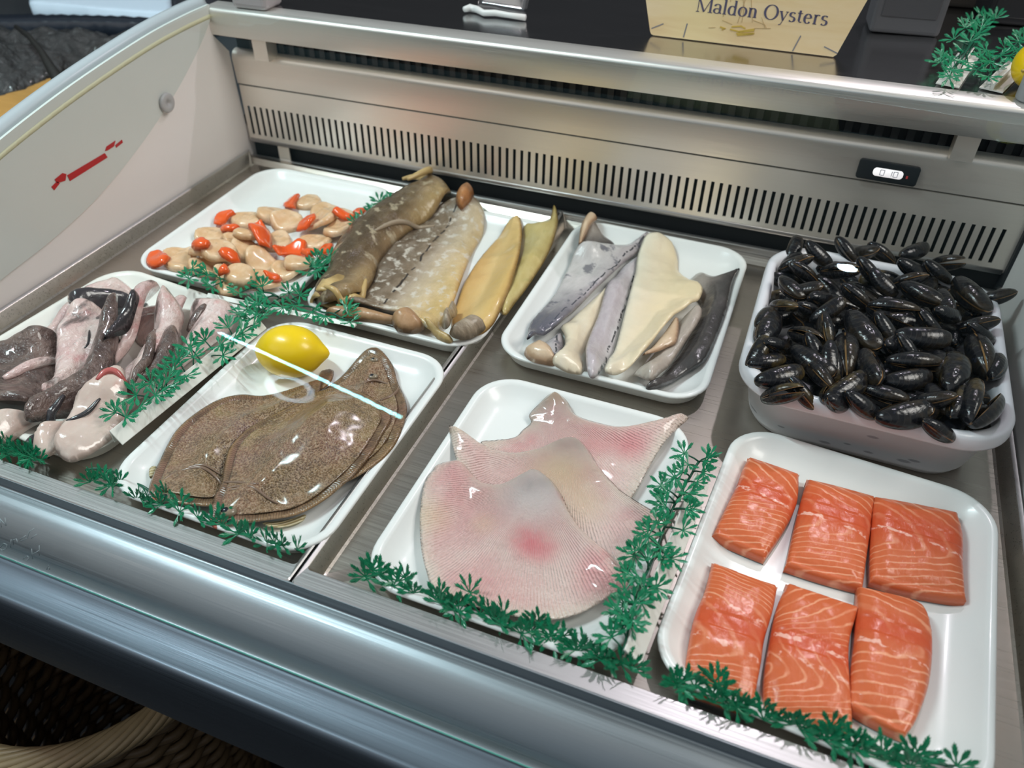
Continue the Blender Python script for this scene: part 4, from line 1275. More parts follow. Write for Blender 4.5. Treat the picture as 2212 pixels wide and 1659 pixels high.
# ------------------------------------------------------------------ scallops
t = NT('scallop_flesh')
c = t.mix(t.step(t.noise(50, 4), .35, .7), (.68, .42, .22), (.79, .57, .37))
c = t.mix(t.math('MULTIPLY', t.step(t.noise(60, 3, seed=4), .62, .72), .6), c, (.42, .28, .17))
SCF = t.done(c, .22, normal=t.bump(t.noise(160, 3), .3, .001), coat=.4, sss=.06)
ROE = plain('orange_roe', (.82, .105, .012), .2, coat=.5)
sc_pile = TR['scallop']
SCG = 'scallops heaped on the tray'
special = {0: 'scallop at the back of the heap, apart from the rest, with a curved orange roe', 14: 'scallop at the front left tip of the heap with a plump orange roe',
           3: 'deep golden scallop at the left shoulder of the heap with a long thin roe'}
scs = [(915, 200, [(860, 168), (825, 205), (838, 235)]), (1000, 250, None), (1085, 285, [(1045, 300), (1100, 312), (1145, 320)]), (615, 285, [(560, 255), (505, 275), (478, 312)]), (742, 265, None), (815, 300, None),
       (455, 365, None), (580, 385, [(510, 330), (545, 345), (580, 330)]), (755, 390, [(665, 305), (690, 380), (715, 460)]), (468, 450, None), (560, 465, None), (625, 465, None), (690, 505, None), (810, 535, [(770, 470), (840, 430), (890, 395)]),
       (305, 470, [(255, 530), (205, 520), (185, 470)]), (320, 530, None), (445, 550, [(400, 490), (430, 515), (470, 520)]), (560, 580, [(520, 525), (560, 535), (600, 530)]), (950, 390, [(880, 350), (915, 320), (935, 300)]), (1060, 355, [(1150, 285), (1175, 262), (1200, 258)]),
       (985, 320, None), (645, 420, None), (880, 520, [(900, 500), (960, 470), (1020, 420)]), (700, 610, [(720, 595), (750, 600), (772, 620)]), (555, 640, [(520, 625), (545, 632), (560, 630)]), (610, 640, None), (430, 495, None), (510, 520, None)]
rnd = random.Random(3)
pend = []
for i, (sx, sy, roe) in enumerate(scs):
    c0 = Z(4, [(sx, sy)], .022)[0]
    hr = .0205 + rnd.random() * .003
    z0 = zt(sc_pile, c0)
    lab = special.get(i) or ('pale scallop with an orange roe in the heap on the far white tray' if roe else 'pale round scallop without a roe in the heap on the far white tray')
    e = empty('scallop', (c0[0], c0[1], z0), lab, 'scallop', SCG)
    ang = [rnd.random() * .22 + .92 for _ in range(9)]
    pts = [(c0[0] + hr * a * math.cos(2 * pi * k / 9), c0[1] + hr * a * math.sin(2 * pi * k / 9)) for k, a in enumerate(ang)]
    slab('muscle', pts, sc_pile, T=.009, edge=.009, p=2.3, res=.0028, mat=SCF, parent=e, drape=.010, amp=.0012, nf=60, seed=i)
    pend.append((i, roe, e))
for i, roe, e in pend:
    if roe:
        r3 = Z(4, roe, .026)
        cc = resample(curve(r3, 6), .003, False)
        wd = .0150 if i in (8, 13, 14, 18, 22) else .0110
        tt = np.gradient(cc, axis=0); tt /= np.linalg.norm(tt, axis=1)[:, None]
        nn = np.stack([-tt[:, 1], tt[:, 0]], 1)
        ww = wd * np.sin(np.linspace(.35, pi - .25, len(cc)))[:, None] ** .6
        slab('roe', np.vstack([cc + nn * ww, (cc - nn * ww)[::-1]]), sc_pile, T=.007, edge=.008, res=.0025, mat=ROE, parent=e, drape=.008, seed=i)

# ------------------------------------------------------------------ mussels
def valve_mesh(name, sgn, L=1.0):
    nu, nv = 22, 14
    V, F = [], []
    for i in range(nu + 1):
        s = i / nu
        w_ = .235 * (max(s, 0) ** .52) * (max(1 - s, 0) ** .40) * 1.86
        hgt = .205 * (max(s, 0) ** .50) * (max(1 - s, 0) ** .55) * 1.95
        off = -.055 * math.sin(pi * s) + .05 * s
        for j in range(nv + 1):
            a = pi * j / nv
            y = off + w_ * math.cos(a) * (1.0 if math.cos(a) > 0 else .78)
            V.append((s - .5, y, sgn * hgt * (math.sin(a) ** .75)))
    for i in range(nu):
        for j in range(nv):
            q = (i * (nv + 1) + j, (i + 1) * (nv + 1) + j, (i + 1) * (nv + 1) + j + 1, i * (nv + 1) + j + 1)
            F.append(q if sgn < 0 else q[::-1])
    # inner face a little inside, so that an opened shell has thickness
    n = len(V)
    V2 = [((x + .0) * .985, y * .965, z * .86) for x, y, z in V]
    F2 = [tuple(k + n for k in f[::-1]) for f in F]
    rim = [i * (nv + 1) for i in range(nu + 1)] + [i * (nv + 1) + nv for i in range(nu, -1, -1)]
    F3 = []
    for a, b in zip(rim, rim[1:] + rim[:1]):
        if a != b: F3.append((a, b, b + n, a + n))
    me = bpy.data.meshes.new(name)
    me.from_pydata(V + V2, [], F + F2 + F3)
    me.polygons.foreach_set('use_smooth', [True] * len(me.polygons))
    me.update()
    return me

def shell_mat(name, tint, amt):
    t = NT(name)
    x, y, z = t.sep(t.co())
    d = t.math('SQRT', t.math('ADD', t.math('POWER', t.math('ADD', x, .5), 2.0), t.math('MULTIPLY', t.math('POWER', y, 2.0), 1.6)))
    rings = t.math('SINE', t.math('MULTIPLY_ADD', t.noise(4, 2), 6.0, t.math('MULTIPLY', d, 70)))
    c = t.mix(t.math('MULTIPLY', t.step(t.noise(3.5, 4), .45, .75), amt), (.006, .0065, .009), tint)
    c = t.mix(t.math('MULTIPLY', t.step(t.noise(5, 3, seed=4), .60, .75), .5), c, (.035, .05, .10))
    c = t.mix(t.math('MULTIPLY', t.step(rings, .6, 1.0), .22), c, (.05, .045, .04))
    az = t.math('ABSOLUTE', z)
    c = t.mix(t.math('MULTIPLY', t.step(az, .016, .006), t.step(t.noise(3, 2, seed=9), .38, .55)), c, (.30, .17, .07))
    h = t.math('ADD', t.math('MULTIPLY', rings, .35), t.math('ADD', t.math('MULTIPLY', t.noise(14, 4), 1.2), t.noise(60, 2)))
    return t.done(c, .12, normal=t.bump(h, .10, .010), coat=.3, coat_rough=.04, spec=.4)
SM = [shell_mat('black_mussel_shell', (.045, .030, .014), .7), shell_mat('brown_mussel_shell', (.085, .060, .022), .95)]
VU = [valve_mesh('valve', 1), valve_mesh('valve', -1)]
VU2 = [m_.copy() for m_ in VU]
for m_ in VU: m_.materials.append(SM[0])
for m_ in VU2: m_.materials.append(SM[1])
MG = 'mussels heaped in the tub'
tub_pile = Pile(-.03, .30, .64, 1.02, lambda X, Y: .052 + .020 * np.clip(1 - ((X - .124) / .13) ** 2, 0, 1) * np.clip(1 - ((Y - .835) / .16) ** 2, 0, 1))
def mussel(c, d3, L, roll, brown, label, gape=0.0):
    e = empty('mussel', c, label, 'mussel', MG)
    x = Vector(d3).normalized()
    zax = Vector((0, 0, 1)) - x * x.z
    zax.normalize()
    yax = zax.cross(x)
    M = Matrix((x, yax, zax)).transposed() @ Matrix.Rotation(roll, 3, 'X')
    e.rotation_euler = M.to_euler()
    e.scale = (L, L, L)
    for k, me in enumerate(VU2 if brown else VU):
        o = bpy.data.objects.new('shell_valve', me)
        COL.objects.link(o)
        o.parent = e
        if gape:
            g_ = gape * (-.5 if k == 0 else .5)
            Rm = Matrix.Translation((-.5, 0, 0)) @ Matrix.Rotation(g_, 4, 'Y') @ Matrix.Translation((.5, 0, 0))
            o.matrix_basis = Rm
    return e
MUS = [(180, 880, 430, 850, 1), (225, 985, 535, 940, 1), (345, 1050, 445, 1078, 1), (415, 1000, 615, 1110, 1), (455, 770, 705, 960, 0), (680, 780, 705, 915, 0), (790, 690, 800, 940, 0), (815, 555, 965, 790, 0), (900, 790, 985, 1010, 0),
       (650, 1105, 885, 965, 1), (690, 1140, 800, 1100, 0), (792, 1108, 995, 1160, 0), (870, 1022, 1185, 1122, 0), (970, 1215, 1370, 1172, 0), (1262, 1285, 1478, 1295, 0), (1010, 985, 1335, 970, 0), (1035, 862, 1402, 892, 0), (1088, 690, 1448, 745, 0), (1020, 805, 1115, 715, 0),
       (1150, 785, 1215, 815, 0), (1420, 1070, 1505, 800, 1), (1300, 1000, 1425, 1190, 0), (1440, 1205, 1540, 1040, 1), (1555, 1265, 1678, 1000, 1), (1558, 655, 1690, 990, 0), (1700, 965, 1740, 815, 0), (920, 520, 1245, 600, 0), (1240, 605, 1385, 665, 0), (1500, 625, 1725, 645, 0),
       (1325, 585, 1515, 560, 0), (1440, 320, 1685, 585, 0), (1630, 450, 1812, 480, 0), (1130, 380, 1405, 515, 0), (1105, 350, 1255, 375, 0), (930, 330, 1105, 425, 0), (755, 430, 965, 490, 0), (555, 505, 705, 440, 0), (385, 340, 520, 475, 0), (245, 655, 345, 540, 0), (255, 750, 362, 560, 0),
       (285, 795, 432, 738, 0), (208, 852, 295, 770, 1), (448, 640, 622, 765, 0), (560, 765, 655, 835, 0), (640, 615, 705, 735, 1), (440, 210, 500, 138, 0), (555, 178, 685, 222, 0), (735, 150, 865, 205, 0), (855, 150, 955, 225, 0), (920, 175, 1110, 212, 0), (1125, 205, 1310, 160, 0),
       (1345, 220, 1485, 285, 0), (1285, 300, 1425, 330, 0), (1105, 280, 1300, 300, 0), (445, 300, 625, 330, 0), (400, 255, 565, 260, 0), (645, 270, 855, 330, 0), (875, 280, 1005, 330, 0), (465, 400, 605, 450, 0), (600, 560, 765, 540, 0), (495, 560, 645, 540, 0), (355, 480, 455, 565, 1),
       (1380, 420, 1425, 560, 0), (1560, 692, 1705, 702, 0), (1350, 800, 1432, 1000, 0), (995, 640, 1085, 690, 0), (700, 860, 742, 955, 1), (555, 860, 705, 1025, 0), (1250, 1080, 1402, 1125, 0), (1100, 1080, 1305, 1235, 0), (1480, 930, 1540, 1100, 0)]
MLAB = {31: 'mussel sticking out over the right rim of the tub', 23: 'wide open brown mussel in the front right corner of the tub', 26: 'mussel near the middle of the heap with a broad tan lip', 14: 'mussel lying lowest at the front right rim of the tub',
        0: 'brown mussel poking out at the left rim of the tub', 1: 'brown mussel lying along the front left corner of the tub', 24: 'large mussel standing on end by the right rim', 49: 'pale edged mussel at the back of the heap',
        9: 'brown half open mussel at the front rim with orange inside', 16: 'long mussel lying level in the middle of the front half', 4: 'large mussel tilted down to the right in the left half of the heap'}
rnd = random.Random(11)
BLK, BRN = 'closed black mussel in the heap inside the deep tub', 'brown tinged mussel in the heap inside the deep tub'
fill = []
for k in range(100):
    x_ = .014 + rnd.random() * .222; y_ = .700 + rnd.random() * .262
    a_ = rnd.random() * 2 * pi
    mussel((x_, y_, .050 + rnd.random() * .018), (math.cos(a_), math.sin(a_), rnd.uniform(-.4, .4)), .052 + rnd.random() * .008, rnd.uniform(-1.2, 1.2), k % 5 == 0, BRN if k % 5 == 0 else BLK)
for k, (xa, ya, xb, yb, br) in enumerate(MUS):
    a, b = Z(7, [(xa, ya), (xb, yb)], .082)
    mid = (a + b) / 2
    L3 = np.linalg.norm(b - a)
    L_ = min(max(L3, .046), .071)
    slope = 0.0
    if L3 < .044: slope = math.sqrt(max(0, .050 ** 2 - L3 ** 2)) / .05 * rnd.choice((-.8, .8))
    if L3 > .072: slope = 0.0
    hz = float(np.clip(1 - ((mid[0] - .124) / .14) ** 4, 0, 1) * np.clip(1 - ((mid[1] - .83) / .17) ** 4, 0, 1))
    zc = .070 + .016 * hz + (k % 3) * .003 + rnd.random() * .003
    # slide along the sight line so that it keeps its place in the photo at its own height
    dd = (mid - CAM[:2]) / (.082 - CAM[2]); mid = mid + dd * (zc - .082)
    d2 = (b - a) / L3
    rl = rnd.uniform(-.9, .9)
    gp = .0
    if k in (9, 23, 26): gp = .34
    if k in (23, 24, 6, 8): rl = rnd.choice((1.25, -1.25))
    if k in (9,): rl = .9
    mussel((mid[0], mid[1], zc), (d2[0], d2[1], slope), L_, rl, bool(br), MLAB.get(k) or (BRN if br else BLK), gp or (rnd.random() < .25) * .12)
# ------------------------------------------------------------------ green plastic parsley garlands
t = NT('green_parsley_plastic')
PARS = t.done(t.mix(t.noise(60, 2), (.003, .150, .062), (.006, .26, .115)), .32, sss=0, coat=.1)
STEMG = plain('dark_green_stem', (.004, .085, .045), .35)

def spike(mb, p0, p1, w0, w1, th, nrm):
    p0, p1 = Vector(p0), Vector(p1)
    d = (p1 - p0).normalized()
    s = d.cross(nrm).normalized()
    n = s.cross(d).normalized()
    v = []
    for p, w_ in ((p0, w0), (p0 + (p1 - p0) * .55, (w0 * .75 + w1 * .5)), (p1, w1)):
        v += [p + s * w_, p + n * th, p - s * w_, p - n * th]
    f = []
    for k in (0, 4):
        for i in range(4):
            f.append((k + i, k + (i + 1) % 4, k + 4 + (i + 1) % 4, k + 4 + i))
    f += [(3, 2, 1, 0), (8, 9, 10, 11)]
    mb.add(v, f)

def sprig_mesh(name, seed, nb=7, spread=1.9, cup=.3):
    r = random.Random(seed)
    mb = MB()
    up = Vector((0, 0, 1))
    for k in range(nb):
        a = -spread + 2 * spread * k / (nb - 1) + r.uniform(-.10, .10)
        Lb = .0135 * (1 - .18 * abs(a) / spread) * r.uniform(.88, 1.12)
        e = cup + r.uniform(-.25, .25)
        d = Vector((math.cos(a) * math.cos(e), math.sin(a) * math.cos(e), math.sin(e)))
        side = Vector((-math.sin(a), math.cos(a), 0))
        nrm = d.cross(side).normalized()
        spike(mb, (0, 0, 0), d * Lb, .00055, .0006, .00025, nrm)
        for fr__, ln_, an in ((.52, .0058, .38), (.52, .0058, -.38), (.74, .0052, .34), (.74, .0052, -.34), (.97, .0040, .30), (.97, .0040, -.30), (.97, .0050, 0)):
            b = d * (Lb * fr__)
            dd = (d * math.cos(an) + side * math.sin(an) + up * r.uniform(-.2, .12)).normalized()
            spike(mb, b, b + dd * ln_, .00075, .00012, .00022, nrm)
    me = bpy.data.meshes.new(name)
    me.from_pydata(mb.v, [], mb.f)
    me.materials.append(PARS)
    me.update()
    return me
SPR = [sprig_mesh('sprig', 1), sprig_mesh('sprig', 2, 6, 1.4, .45), sprig_mesh('sprig', 3, 8, 2.2, .2), sprig_mesh('sprig', 4, 5, 1.0, .15)]

def place_sprig(parent, base, tip, sc, rnd, stem_mb, face_up=.75, kinds=(0, 1, 2), upright=False):
    """a sprig at TIP whose stalk leaves the garland at BASE"""
    base, tip = Vector(base), Vector(tip)
    d = tip - base
    mid = base + d * .5 + Vector((0, 0, .002))
    c = [base, base * .35 + mid * .65, mid * .35 + tip * .65, tip]
    stem_mb.tube(c, [.0010, .0009, .0008, .0007], 5)
    ax = d.normalized() if d.length > 1e-4 else Vector((rnd.uniform(-1, 1), rnd.uniform(-1, 1), .2)).normalized()
    view = (Vector(CAM) - tip).normalized()
    n = (Vector((rnd.uniform(-.5, .5), rnd.uniform(-.5, .5), 1)) * face_up + view * .6).normalized()
    if upright:
        n = Vector((rnd.uniform(-.55, .55), -.75 + rnd.uniform(-.25, .25), .62)).normalized()
        ax = Vector((rnd.uniform(-.8, .8), .35, .8))
    ax = (ax - n * ax.dot(n)).normalized()
    y = n.cross(ax)
    M = Matrix((ax, y, n)).transposed()
    o = bpy.data.objects.new('sprig', SPR[rnd.choice(kinds)])
    COL.objects.link(o)
    o.parent = parent
    o.location = tip - wloc(parent)
    o.rotation_euler = M.to_euler()
    o.scale = (sc, sc, sc)
    return o

def garland(label, path, sprigs, zf, pz, tz, sc=1.0, seed=0, stem=True, strip=None, kinds=(0, 1, 2), cat='garland', jz=.006, upright=False):
    """path: photo points of the main stem at height pz; sprigs: photo points of leaf clusters at height tz"""
    rnd = random.Random(seed)
    pth = resample(curve(Z(zf, path, pz), 6), .004, False)
    if upright:
        pth[:, 1] = np.maximum(pth[:, 1] + .012, .352)
    e = empty('parsley_garland', (*pth.mean(0), pz - .004), label, cat, 'green plastic parsley garlands')
    smb = MB()
    smb.tube([(a[0], a[1], pz + .0015 * math.sin(i * .8)) for i, a in enumerate(pth)], .0013, 6)
    for i_s, s in enumerate(sprigs):
        if len(sprigs) > 25 and i_s % 4 == 3: continue
        z_ = tz + rnd.uniform(-jz, jz) * .5
        q = Z(zf, [s], z_)[0]
        if upright:
            q = np.array([q[0], max(q[1], .3475 + rnd.uniform(0, .004))])
        dd, arg = dist(q[None], pth)
        k = min(max(int(arg[0]) + rnd.choice((-2, -1, 0, 1)), 0), len(pth) - 1)
        place_sprig(e, (pth[k][0], pth[k][1], pz), (q[0], q[1], z_), sc * rnd.uniform(.95, 1.18), rnd, smb, kinds=kinds, upright=upright)
    smb.build('stem', STEMG, e)
    if strip:
        a, b, wd, zt_, zb, mat_, nm = strip
        A, B_ = Z(zf, [a, b], zb)
        u = (B_ - A) / np.linalg.norm(B_ - A)
        nrm = np.array([-u[1], u[0]])
        if nrm[0] > 0: nrm = -nrm      # towards the left
        prof = [(0, 0), (wd, zt_ - zb), (wd + .001, zt_ - zb - .0012), (wd + .0005, -.002 + 0.0), (wd - .0008, -.002), (wd - .0008, zt_ - zb - .004), (.0012, -.0013)]
        v = []
        for p in (A, B_):
            v += [(p[0] + nrm[0] * s_, p[1] + nrm[1] * s_, zb + h) for s_, h in prof]
        n = len(prof)
        f = [(i, (i + 1) % n, (i + 1) % n + n, i + n) for i in range(n)] + [tuple(range(n - 1, -1, -1)), tuple(range(n, 2 * n))]
        o = obj(nm, v, f, mat_, e, smooth=False)
        bevel(o, .0006, 2)
    return e

# beside the monkfish, on its white strip
garland('dense green garland on a white strip between the monkfish and the flatfish', [(1790, 400), (1560, 600), (1300, 790), (1050, 980), (850, 1160)],
        [(1760, 345), (1800, 420), (1700, 380), (1640, 430), (1730, 480), (1560, 500), (1600, 570), (1480, 530), (1650, 540), (1500, 620), (1400, 590), (1430, 690), (1300, 640), (1320, 700), (1520, 690), (1360, 770), (1220, 730), (1180, 790), (1270, 830), (1110, 790), (1140, 860), (1030, 880), (1180, 890), (980, 930), (1060, 960), (930, 960), (1110, 920), (880, 1020), (960, 1030), (790, 1080), (860, 1110), (900, 1150)],
        5, .034, .044, 1.0, 1, strip=((1822, 502), (838, 1300), .0125, .040, .0255, STRIP, 'base_strip'))
# behind the flatfish, under the scallops
garland('green garland running below the scallop tray towards the smoked fish', [(350, 560), (520, 600), (700, 660), (900, 730), (1130, 800)],
        [(365, 555), (350, 600), (440, 580), (400, 610), (460, 640), (500, 600), (560, 600), (530, 650), (600, 620), (590, 670), (640, 610), (660, 660), (700, 640), (720, 690), (690, 720), (770, 690), (830, 670), (800, 740), (880, 680), (920, 680), (850, 730), (940, 760), (1000, 780), (1050, 810), (1110, 770), (1100, 740), (1120, 810), (620, 740), (680, 770), (590, 770), (650, 800)],
        4, .030, .036, .95, 2, strip=((1140, 835), (430, 690), .006, .027, .0240, STRIP, 'base_strip'))
garland('green garland tucked between the scallop tray and the brown smoked fish', [(1330, 220), (1180, 330), (1040, 470), (930, 560)],
        [(1330, 215), (1300, 230), (1260, 235), (1290, 260), (1240, 270), (1220, 290), (1180, 310), (1150, 340), (1000, 490), (1020, 500), (970, 510), (940, 540), (960, 560), (920, 570), (990, 545)], 4, .028, .034, .95, 3)
# front of the monkfish (corner of the picture)
garland('green garland at the lower left corner of the monkfish tray', [(-150, 1420), (0, 1400), (120, 1400), (270, 1440)], [(40, 1300), (20, 1330), (100, 1380), (150, 1360), (210, 1400), (250, 1430), (40, 1420), (70, 1460), (0, 1450), (150, 1420), (-80, 1400)], 5, .012, .024, .95, 4, kinds=(1, 2, 3), upright=True)
# in front of the flatfish
garland('thin spidery green garland along the steel ledge in front of the flatfish', [(40, 960), (180, 960), (330, 1040), (480, 1120), (640, 1200), (820, 1260), (1000, 1330), (1240, 1420)],
        [(110, 1000), (60, 1030), (190, 960), (150, 1010), (230, 1000), (280, 980), (150, 1090), (320, 1060), (390, 1080), (340, 1110), (420, 1120), (510, 1070), (540, 1060), (470, 1120), (450, 1170), (560, 1140), (620, 1100), (600, 1160), (700, 1200), (740, 1190), (780, 1230), (850, 1220), (830, 1170), (880, 1240), (930, 1280), (1000, 1290), (970, 1330), (1030, 1340), (1060, 1370), (1110, 1360), (1140, 1385), (1200, 1390), (1225, 1410)],
        8, .013, .022, .92, 5, kinds=(1, 3, 1, 0), upright=True)
# in front of the skate
garland('green garland standing along the ledge in front of the skate', [(60, 230), (300, 290), (560, 380), (850, 480), (1150, 590), (1450, 700), (1750, 820), (2080, 930)],
        [(150, 110), (90, 180), (200, 140), (120, 220), (350, 190), (310, 230), (400, 170), (470, 230), (460, 280), (660, 290), (620, 330), (700, 270), (650, 370), (790, 380), (740, 400), (830, 400), (880, 280), (790, 440), (960, 440), (920, 480), (1020, 420), (1130, 450), (1060, 500), (1180, 430), (1120, 540), (1050, 560), (1360, 520), (1300, 560), (1400, 500), (1330, 610), (1250, 620), (1540, 560), (1480, 600), (1580, 600), (1500, 660), (1440, 680), (1690, 720), (1650, 760), (1740, 690), (1870, 740), (1820, 790), (1900, 790), (1850, 840), (2030, 860), (1990, 890), (2070, 900)],
        11, .011, .023, .95, 6, upright=True)
# between skate and salmon
garland('green garland on a pale strip between the skate and the salmon', [(760, 130), (640, 330), (520, 580), (420, 840), (310, 1090), (240, 1350), (190, 1570)],
        [(830, 95), (800, 130), (650, 70), (600, 160), (680, 150), (640, 210), (790, 210), (730, 190), (580, 250), (480, 310), (740, 285), (690, 260), (640, 370), (690, 370), (530, 380), (590, 420), (480, 430), (660, 480), (700, 490), (620, 540), (510, 470), (450, 590), (510, 600), (560, 640), (640, 640), (390, 640), (380, 690), (520, 730), (480, 770), (310, 790), (280, 830), (330, 850), (550, 850), (480, 860), (380, 870), (420, 940), (220, 970), (280, 990), (330, 1010), (420, 1000), (440, 1070), (210, 1090), (350, 1100), (160, 1170), (200, 1200), (280, 1190), (330, 1180), (60, 1290), (150, 1250), (270, 1310), (220, 1300), (90, 1390), (110, 1440), (190, 1390), (250, 1350)],
        10, .034, .041, .84, 7, strip=((838, 306), (328, 1652), .0150, .038, .0255, STRIP, 'base_strip'))
# in front of the salmon
garland('green garland along the ledge in front of the salmon', [(60, 210), (330, 300), (600, 400), (850, 500), (1100, 600), (1400, 690), (1700, 760), (2150, 860)],
        [(150, 100), (80, 140), (60, 190), (130, 190), (200, 150), (380, 140), (340, 120), (280, 220), (340, 210), (400, 250), (330, 270), (520, 250), (480, 290), (560, 290), (500, 340), (740, 350), (690, 320), (770, 400), (700, 400), (950, 320), (900, 440), (940, 410), (960, 490), (900, 500), (1190, 440), (1150, 520), (1200, 560), (1060, 560), (1130, 600), (1230, 600), (1340, 580), (1300, 560), (1380, 600), (1560, 620), (1600, 670), (1660, 630), (1420, 700), (1350, 690), (1780, 640), (1910, 620), (1840, 660), (1760, 720), (2100, 720), (1500, 720), (1650, 730)],
        12, .011, .023, .95, 8, upright=True)

# ------------------------------------------------------------------ things on the worktop
def wz(x): return WT + TILT * (x - XL) + .0005
# oyster sign
sy = 1.140
s_l, s_r = Py((1405, 78), sy), Py((1806, 126), sy)
z0 = wz(-.11)
sx0, sx1 = float(s_l[0]), float(s_r[0])
t = NT('pale_wood_print')
gr = t.noise(5, 5, t.map(t.co(), (1.2, 9, 9)), dist=.6)
c = t.ramp(gr, [(.3, (.72, .50, .26)), (.5, (.80, .60, .34)), (.7, (.84, .66, .42))])
c = t.mix(t.math('MULTIPLY', t.blob((-.06, 0), .07), .55), c, (.86, .70, .36))
wood = t.done(c, .35, coat=.25)
sg = empty('oyster_sign', ((sx0 + sx1) / 2, sy, z0), 'pale wooden sign lettered Maldon Oysters standing on the dark worktop', 'sign')
lean = .10
SW = sx1 - sx0
def sp_(u, h, off=0.0):
    """sign coordinates: u metres from the left foot, h up the face, off in front of it"""
    x = sx0 + u
    zz = wz(x) + h
    return (x, sy - .0045 * u / SW + lean * h - off, zz)
SW = sx1 - sx0
outl = [(.004, .0008), (SW - .004, .0008), (SW - .0005, .004), (SW + .012, .0484), (SW + .0245, .092), (SW + .03, .12), (-.031, .12), (-.028, .10), (-.0145, .048), (-.0015, .0055), (.0005, .002)]
n = len(outl)
v = [sp_(u, h) for u, h in outl] + [sp_(u, h, -.006) for u, h in outl]
f = [tuple(range(n)), tuple(range(2 * n - 1, n - 1, -1))] + [(i, i + n, (i + 1) % n + n, (i + 1) % n) for i in range(n)]
bd = obj('board', v, f, wood, sg, smooth=False)
def pen(mb, pts, w0, w1, nib=0.0, off=.0004):
    q = [np.array(p, float) for p in pts]
    L_, R_ = [], []
    for i, p in enumerate(q):
        d = q[min(i + 1, len(q) - 1)] - q[max(i - 1, 0)]
        d = d / (np.linalg.norm(d) + 1e-9)
        wd = w0 + (w1 - w0) * abs(d[1] * math.cos(nib) - d[0] * math.sin(nib)) ** 1.6
        s = np.array([-d[1], d[0]]) * wd / 2
        L_.append(p + s); R_.append(p - s)
    n = len(q)
    v = [sp_(*a, off) for a in L_] + [sp_(*a, off) for a in R_] + [sp_(*a, -.0002) for a in L_] + [sp_(*a, -.0002) for a in R_]
    f = []
    for i in range(n - 1):
        f.append((i + n, i + 1 + n, i + 1, i))
        f.append((i, i + 1, i + 1 + 2 * n, i + 2 * n)); f.append((i + n + 2 * n, i + 1 + 3 * n, i + 1 + n, i + n))
    mb.add(v, f)
def arc_(cx, cy, rx, ry, a0, a1, n=14):
    return [(cx + rx * math.cos(math.radians(a0 + (a1 - a0) * k / n)), cy + ry * math.sin(math.radians(a0 + (a1 - a0) * k / n))) for k in range(n + 1)]
G = {
    'M': (.86, [([(.08, 0), (.08, .68)], 0), ([(.08, .68), (.41, .02)], 2), ([(.41, .02), (.74, .68)], 0), ([(.74, .68), (.74, 0)], 2), ([(0, .01), (.17, .01)], 0), ([(.62, .01), (.86, .01)], 0), ([(0, .67), (.12, .67)], 0), ([(.70, .67), (.86, .67)], 0)]),
    'a': (.44, [(arc_(.20, .33, .14, .12, 170, 0) + [(.34, .2), (.34, .06), (.43, .02)], 1), (arc_(.19, .125, .15, .115, 60, 330), 1)]),
    'l': (.24, [([(.12, .70), (.12, 0)], 2), ([(.02, .01), (.22, .01)], 0), ([(.03, .69), (.12, .69)], 0)]),
    'd': (.50, [([(.37, .70), (.37, .02), (.46, .01)], 2), ([(.29, .69), (.37, .69)], 0), (arc_(.215, .22, .165, .21, 45, 315, 20), 1)]),
    'o': (.46, [(arc_(.23, .22, .185, .215, 0, 360, 26), 1)]),
    'n': (.52, [([(.12, .44), (.12, 0)], 2), ([(.03, .43), (.12, .43)], 0), (arc_(.255, .28, .135, .15, 160, 0, 12) + [(.39, 0)], 1), ([(.03, .01), (.21, .01)], 0), ([(.30, .01), (.48, .01)], 0)]),
    'O': (.74, [(arc_(.37, .34, .315, .34, 0, 360, 32), 1)]),
    'y': (.46, [([(.08, .43), (.24, .02)], 2), ([(.40, .43), (.24, .02), (.15, -.18), (.06, -.20)], 0), ([(0, .43), (.16, .43)], 0), ([(.32, .43), (.46, .43)], 0)]),
    's': (.36, [(arc_(.18, .33, .12, .105, 30, 230, 12) + arc_(.17, .115, .13, .115, 60, -150, 14), 1)]),
    't': (.30, [([(.13, .56), (.13, .10), (.17, .02), (.28, .03)], 2), ([(.02, .43), (.27, .43)], 0)]),
    'e': (.42, [([(.06, .25), (.36, .25)], 0), (arc_(.21, .22, .155, .215, 10, 320, 22), 1)]),
    'r': (.36, [([(.12, .44), (.12, 0)], 2), ([(.03, .43), (.12, .43)], 0), (arc_(.24, .30, .12, .135, 170, 50, 8), 1), ([(.03, .01), (.22, .01)], 0)]),
}
tx = MB()
S_ = .0250
u0, h0 = .0565, .0362
pos = 0.0
for ch in 'Maldon Oysters':
    if ch == ' ':
        pos += .26
        continue
    wd, sts = G[ch]
    for pts, k in sts:
        pen(tx, [(u0 + (pos + x_) * S_, h0 + y_ * S_) for x_, y_ in pts], .028 * S_, (.035, .115, .105)[k] * S_)
    pos += wd + .035
tx.build('lettering', plain('navy_print', (.085, .075, .13), .6), bd, smooth=False)
em = MB()
eu = lambda p: ((p[0] - 165) / (1810 - 165) * SW, .0010 + ((350 + (p[0] - 165) * .113) - p[1]) * .000147)
for pts in ([(905, 0), (955, 120), (960, 250)], [(960, 0), (925, 255)], [(985, 0), (1050, 250)], [(800, 0), (790, 200)], [(1120, 210), (1165, 295)], [(790, 230), (880, 265)], [(1050, 230), (1160, 270), (1180, 300)], [(680, 292), (740, 290)], [(1080, 298), (1215, 300)], [(820, 0), (830, 80)]):
    pen(em, [eu(p) for p in pts], .0005, .0006)
em.build('ship_rigging', plain('tan_print', (.50, .34, .16), .6), bd, smooth=False)
hm = MB()
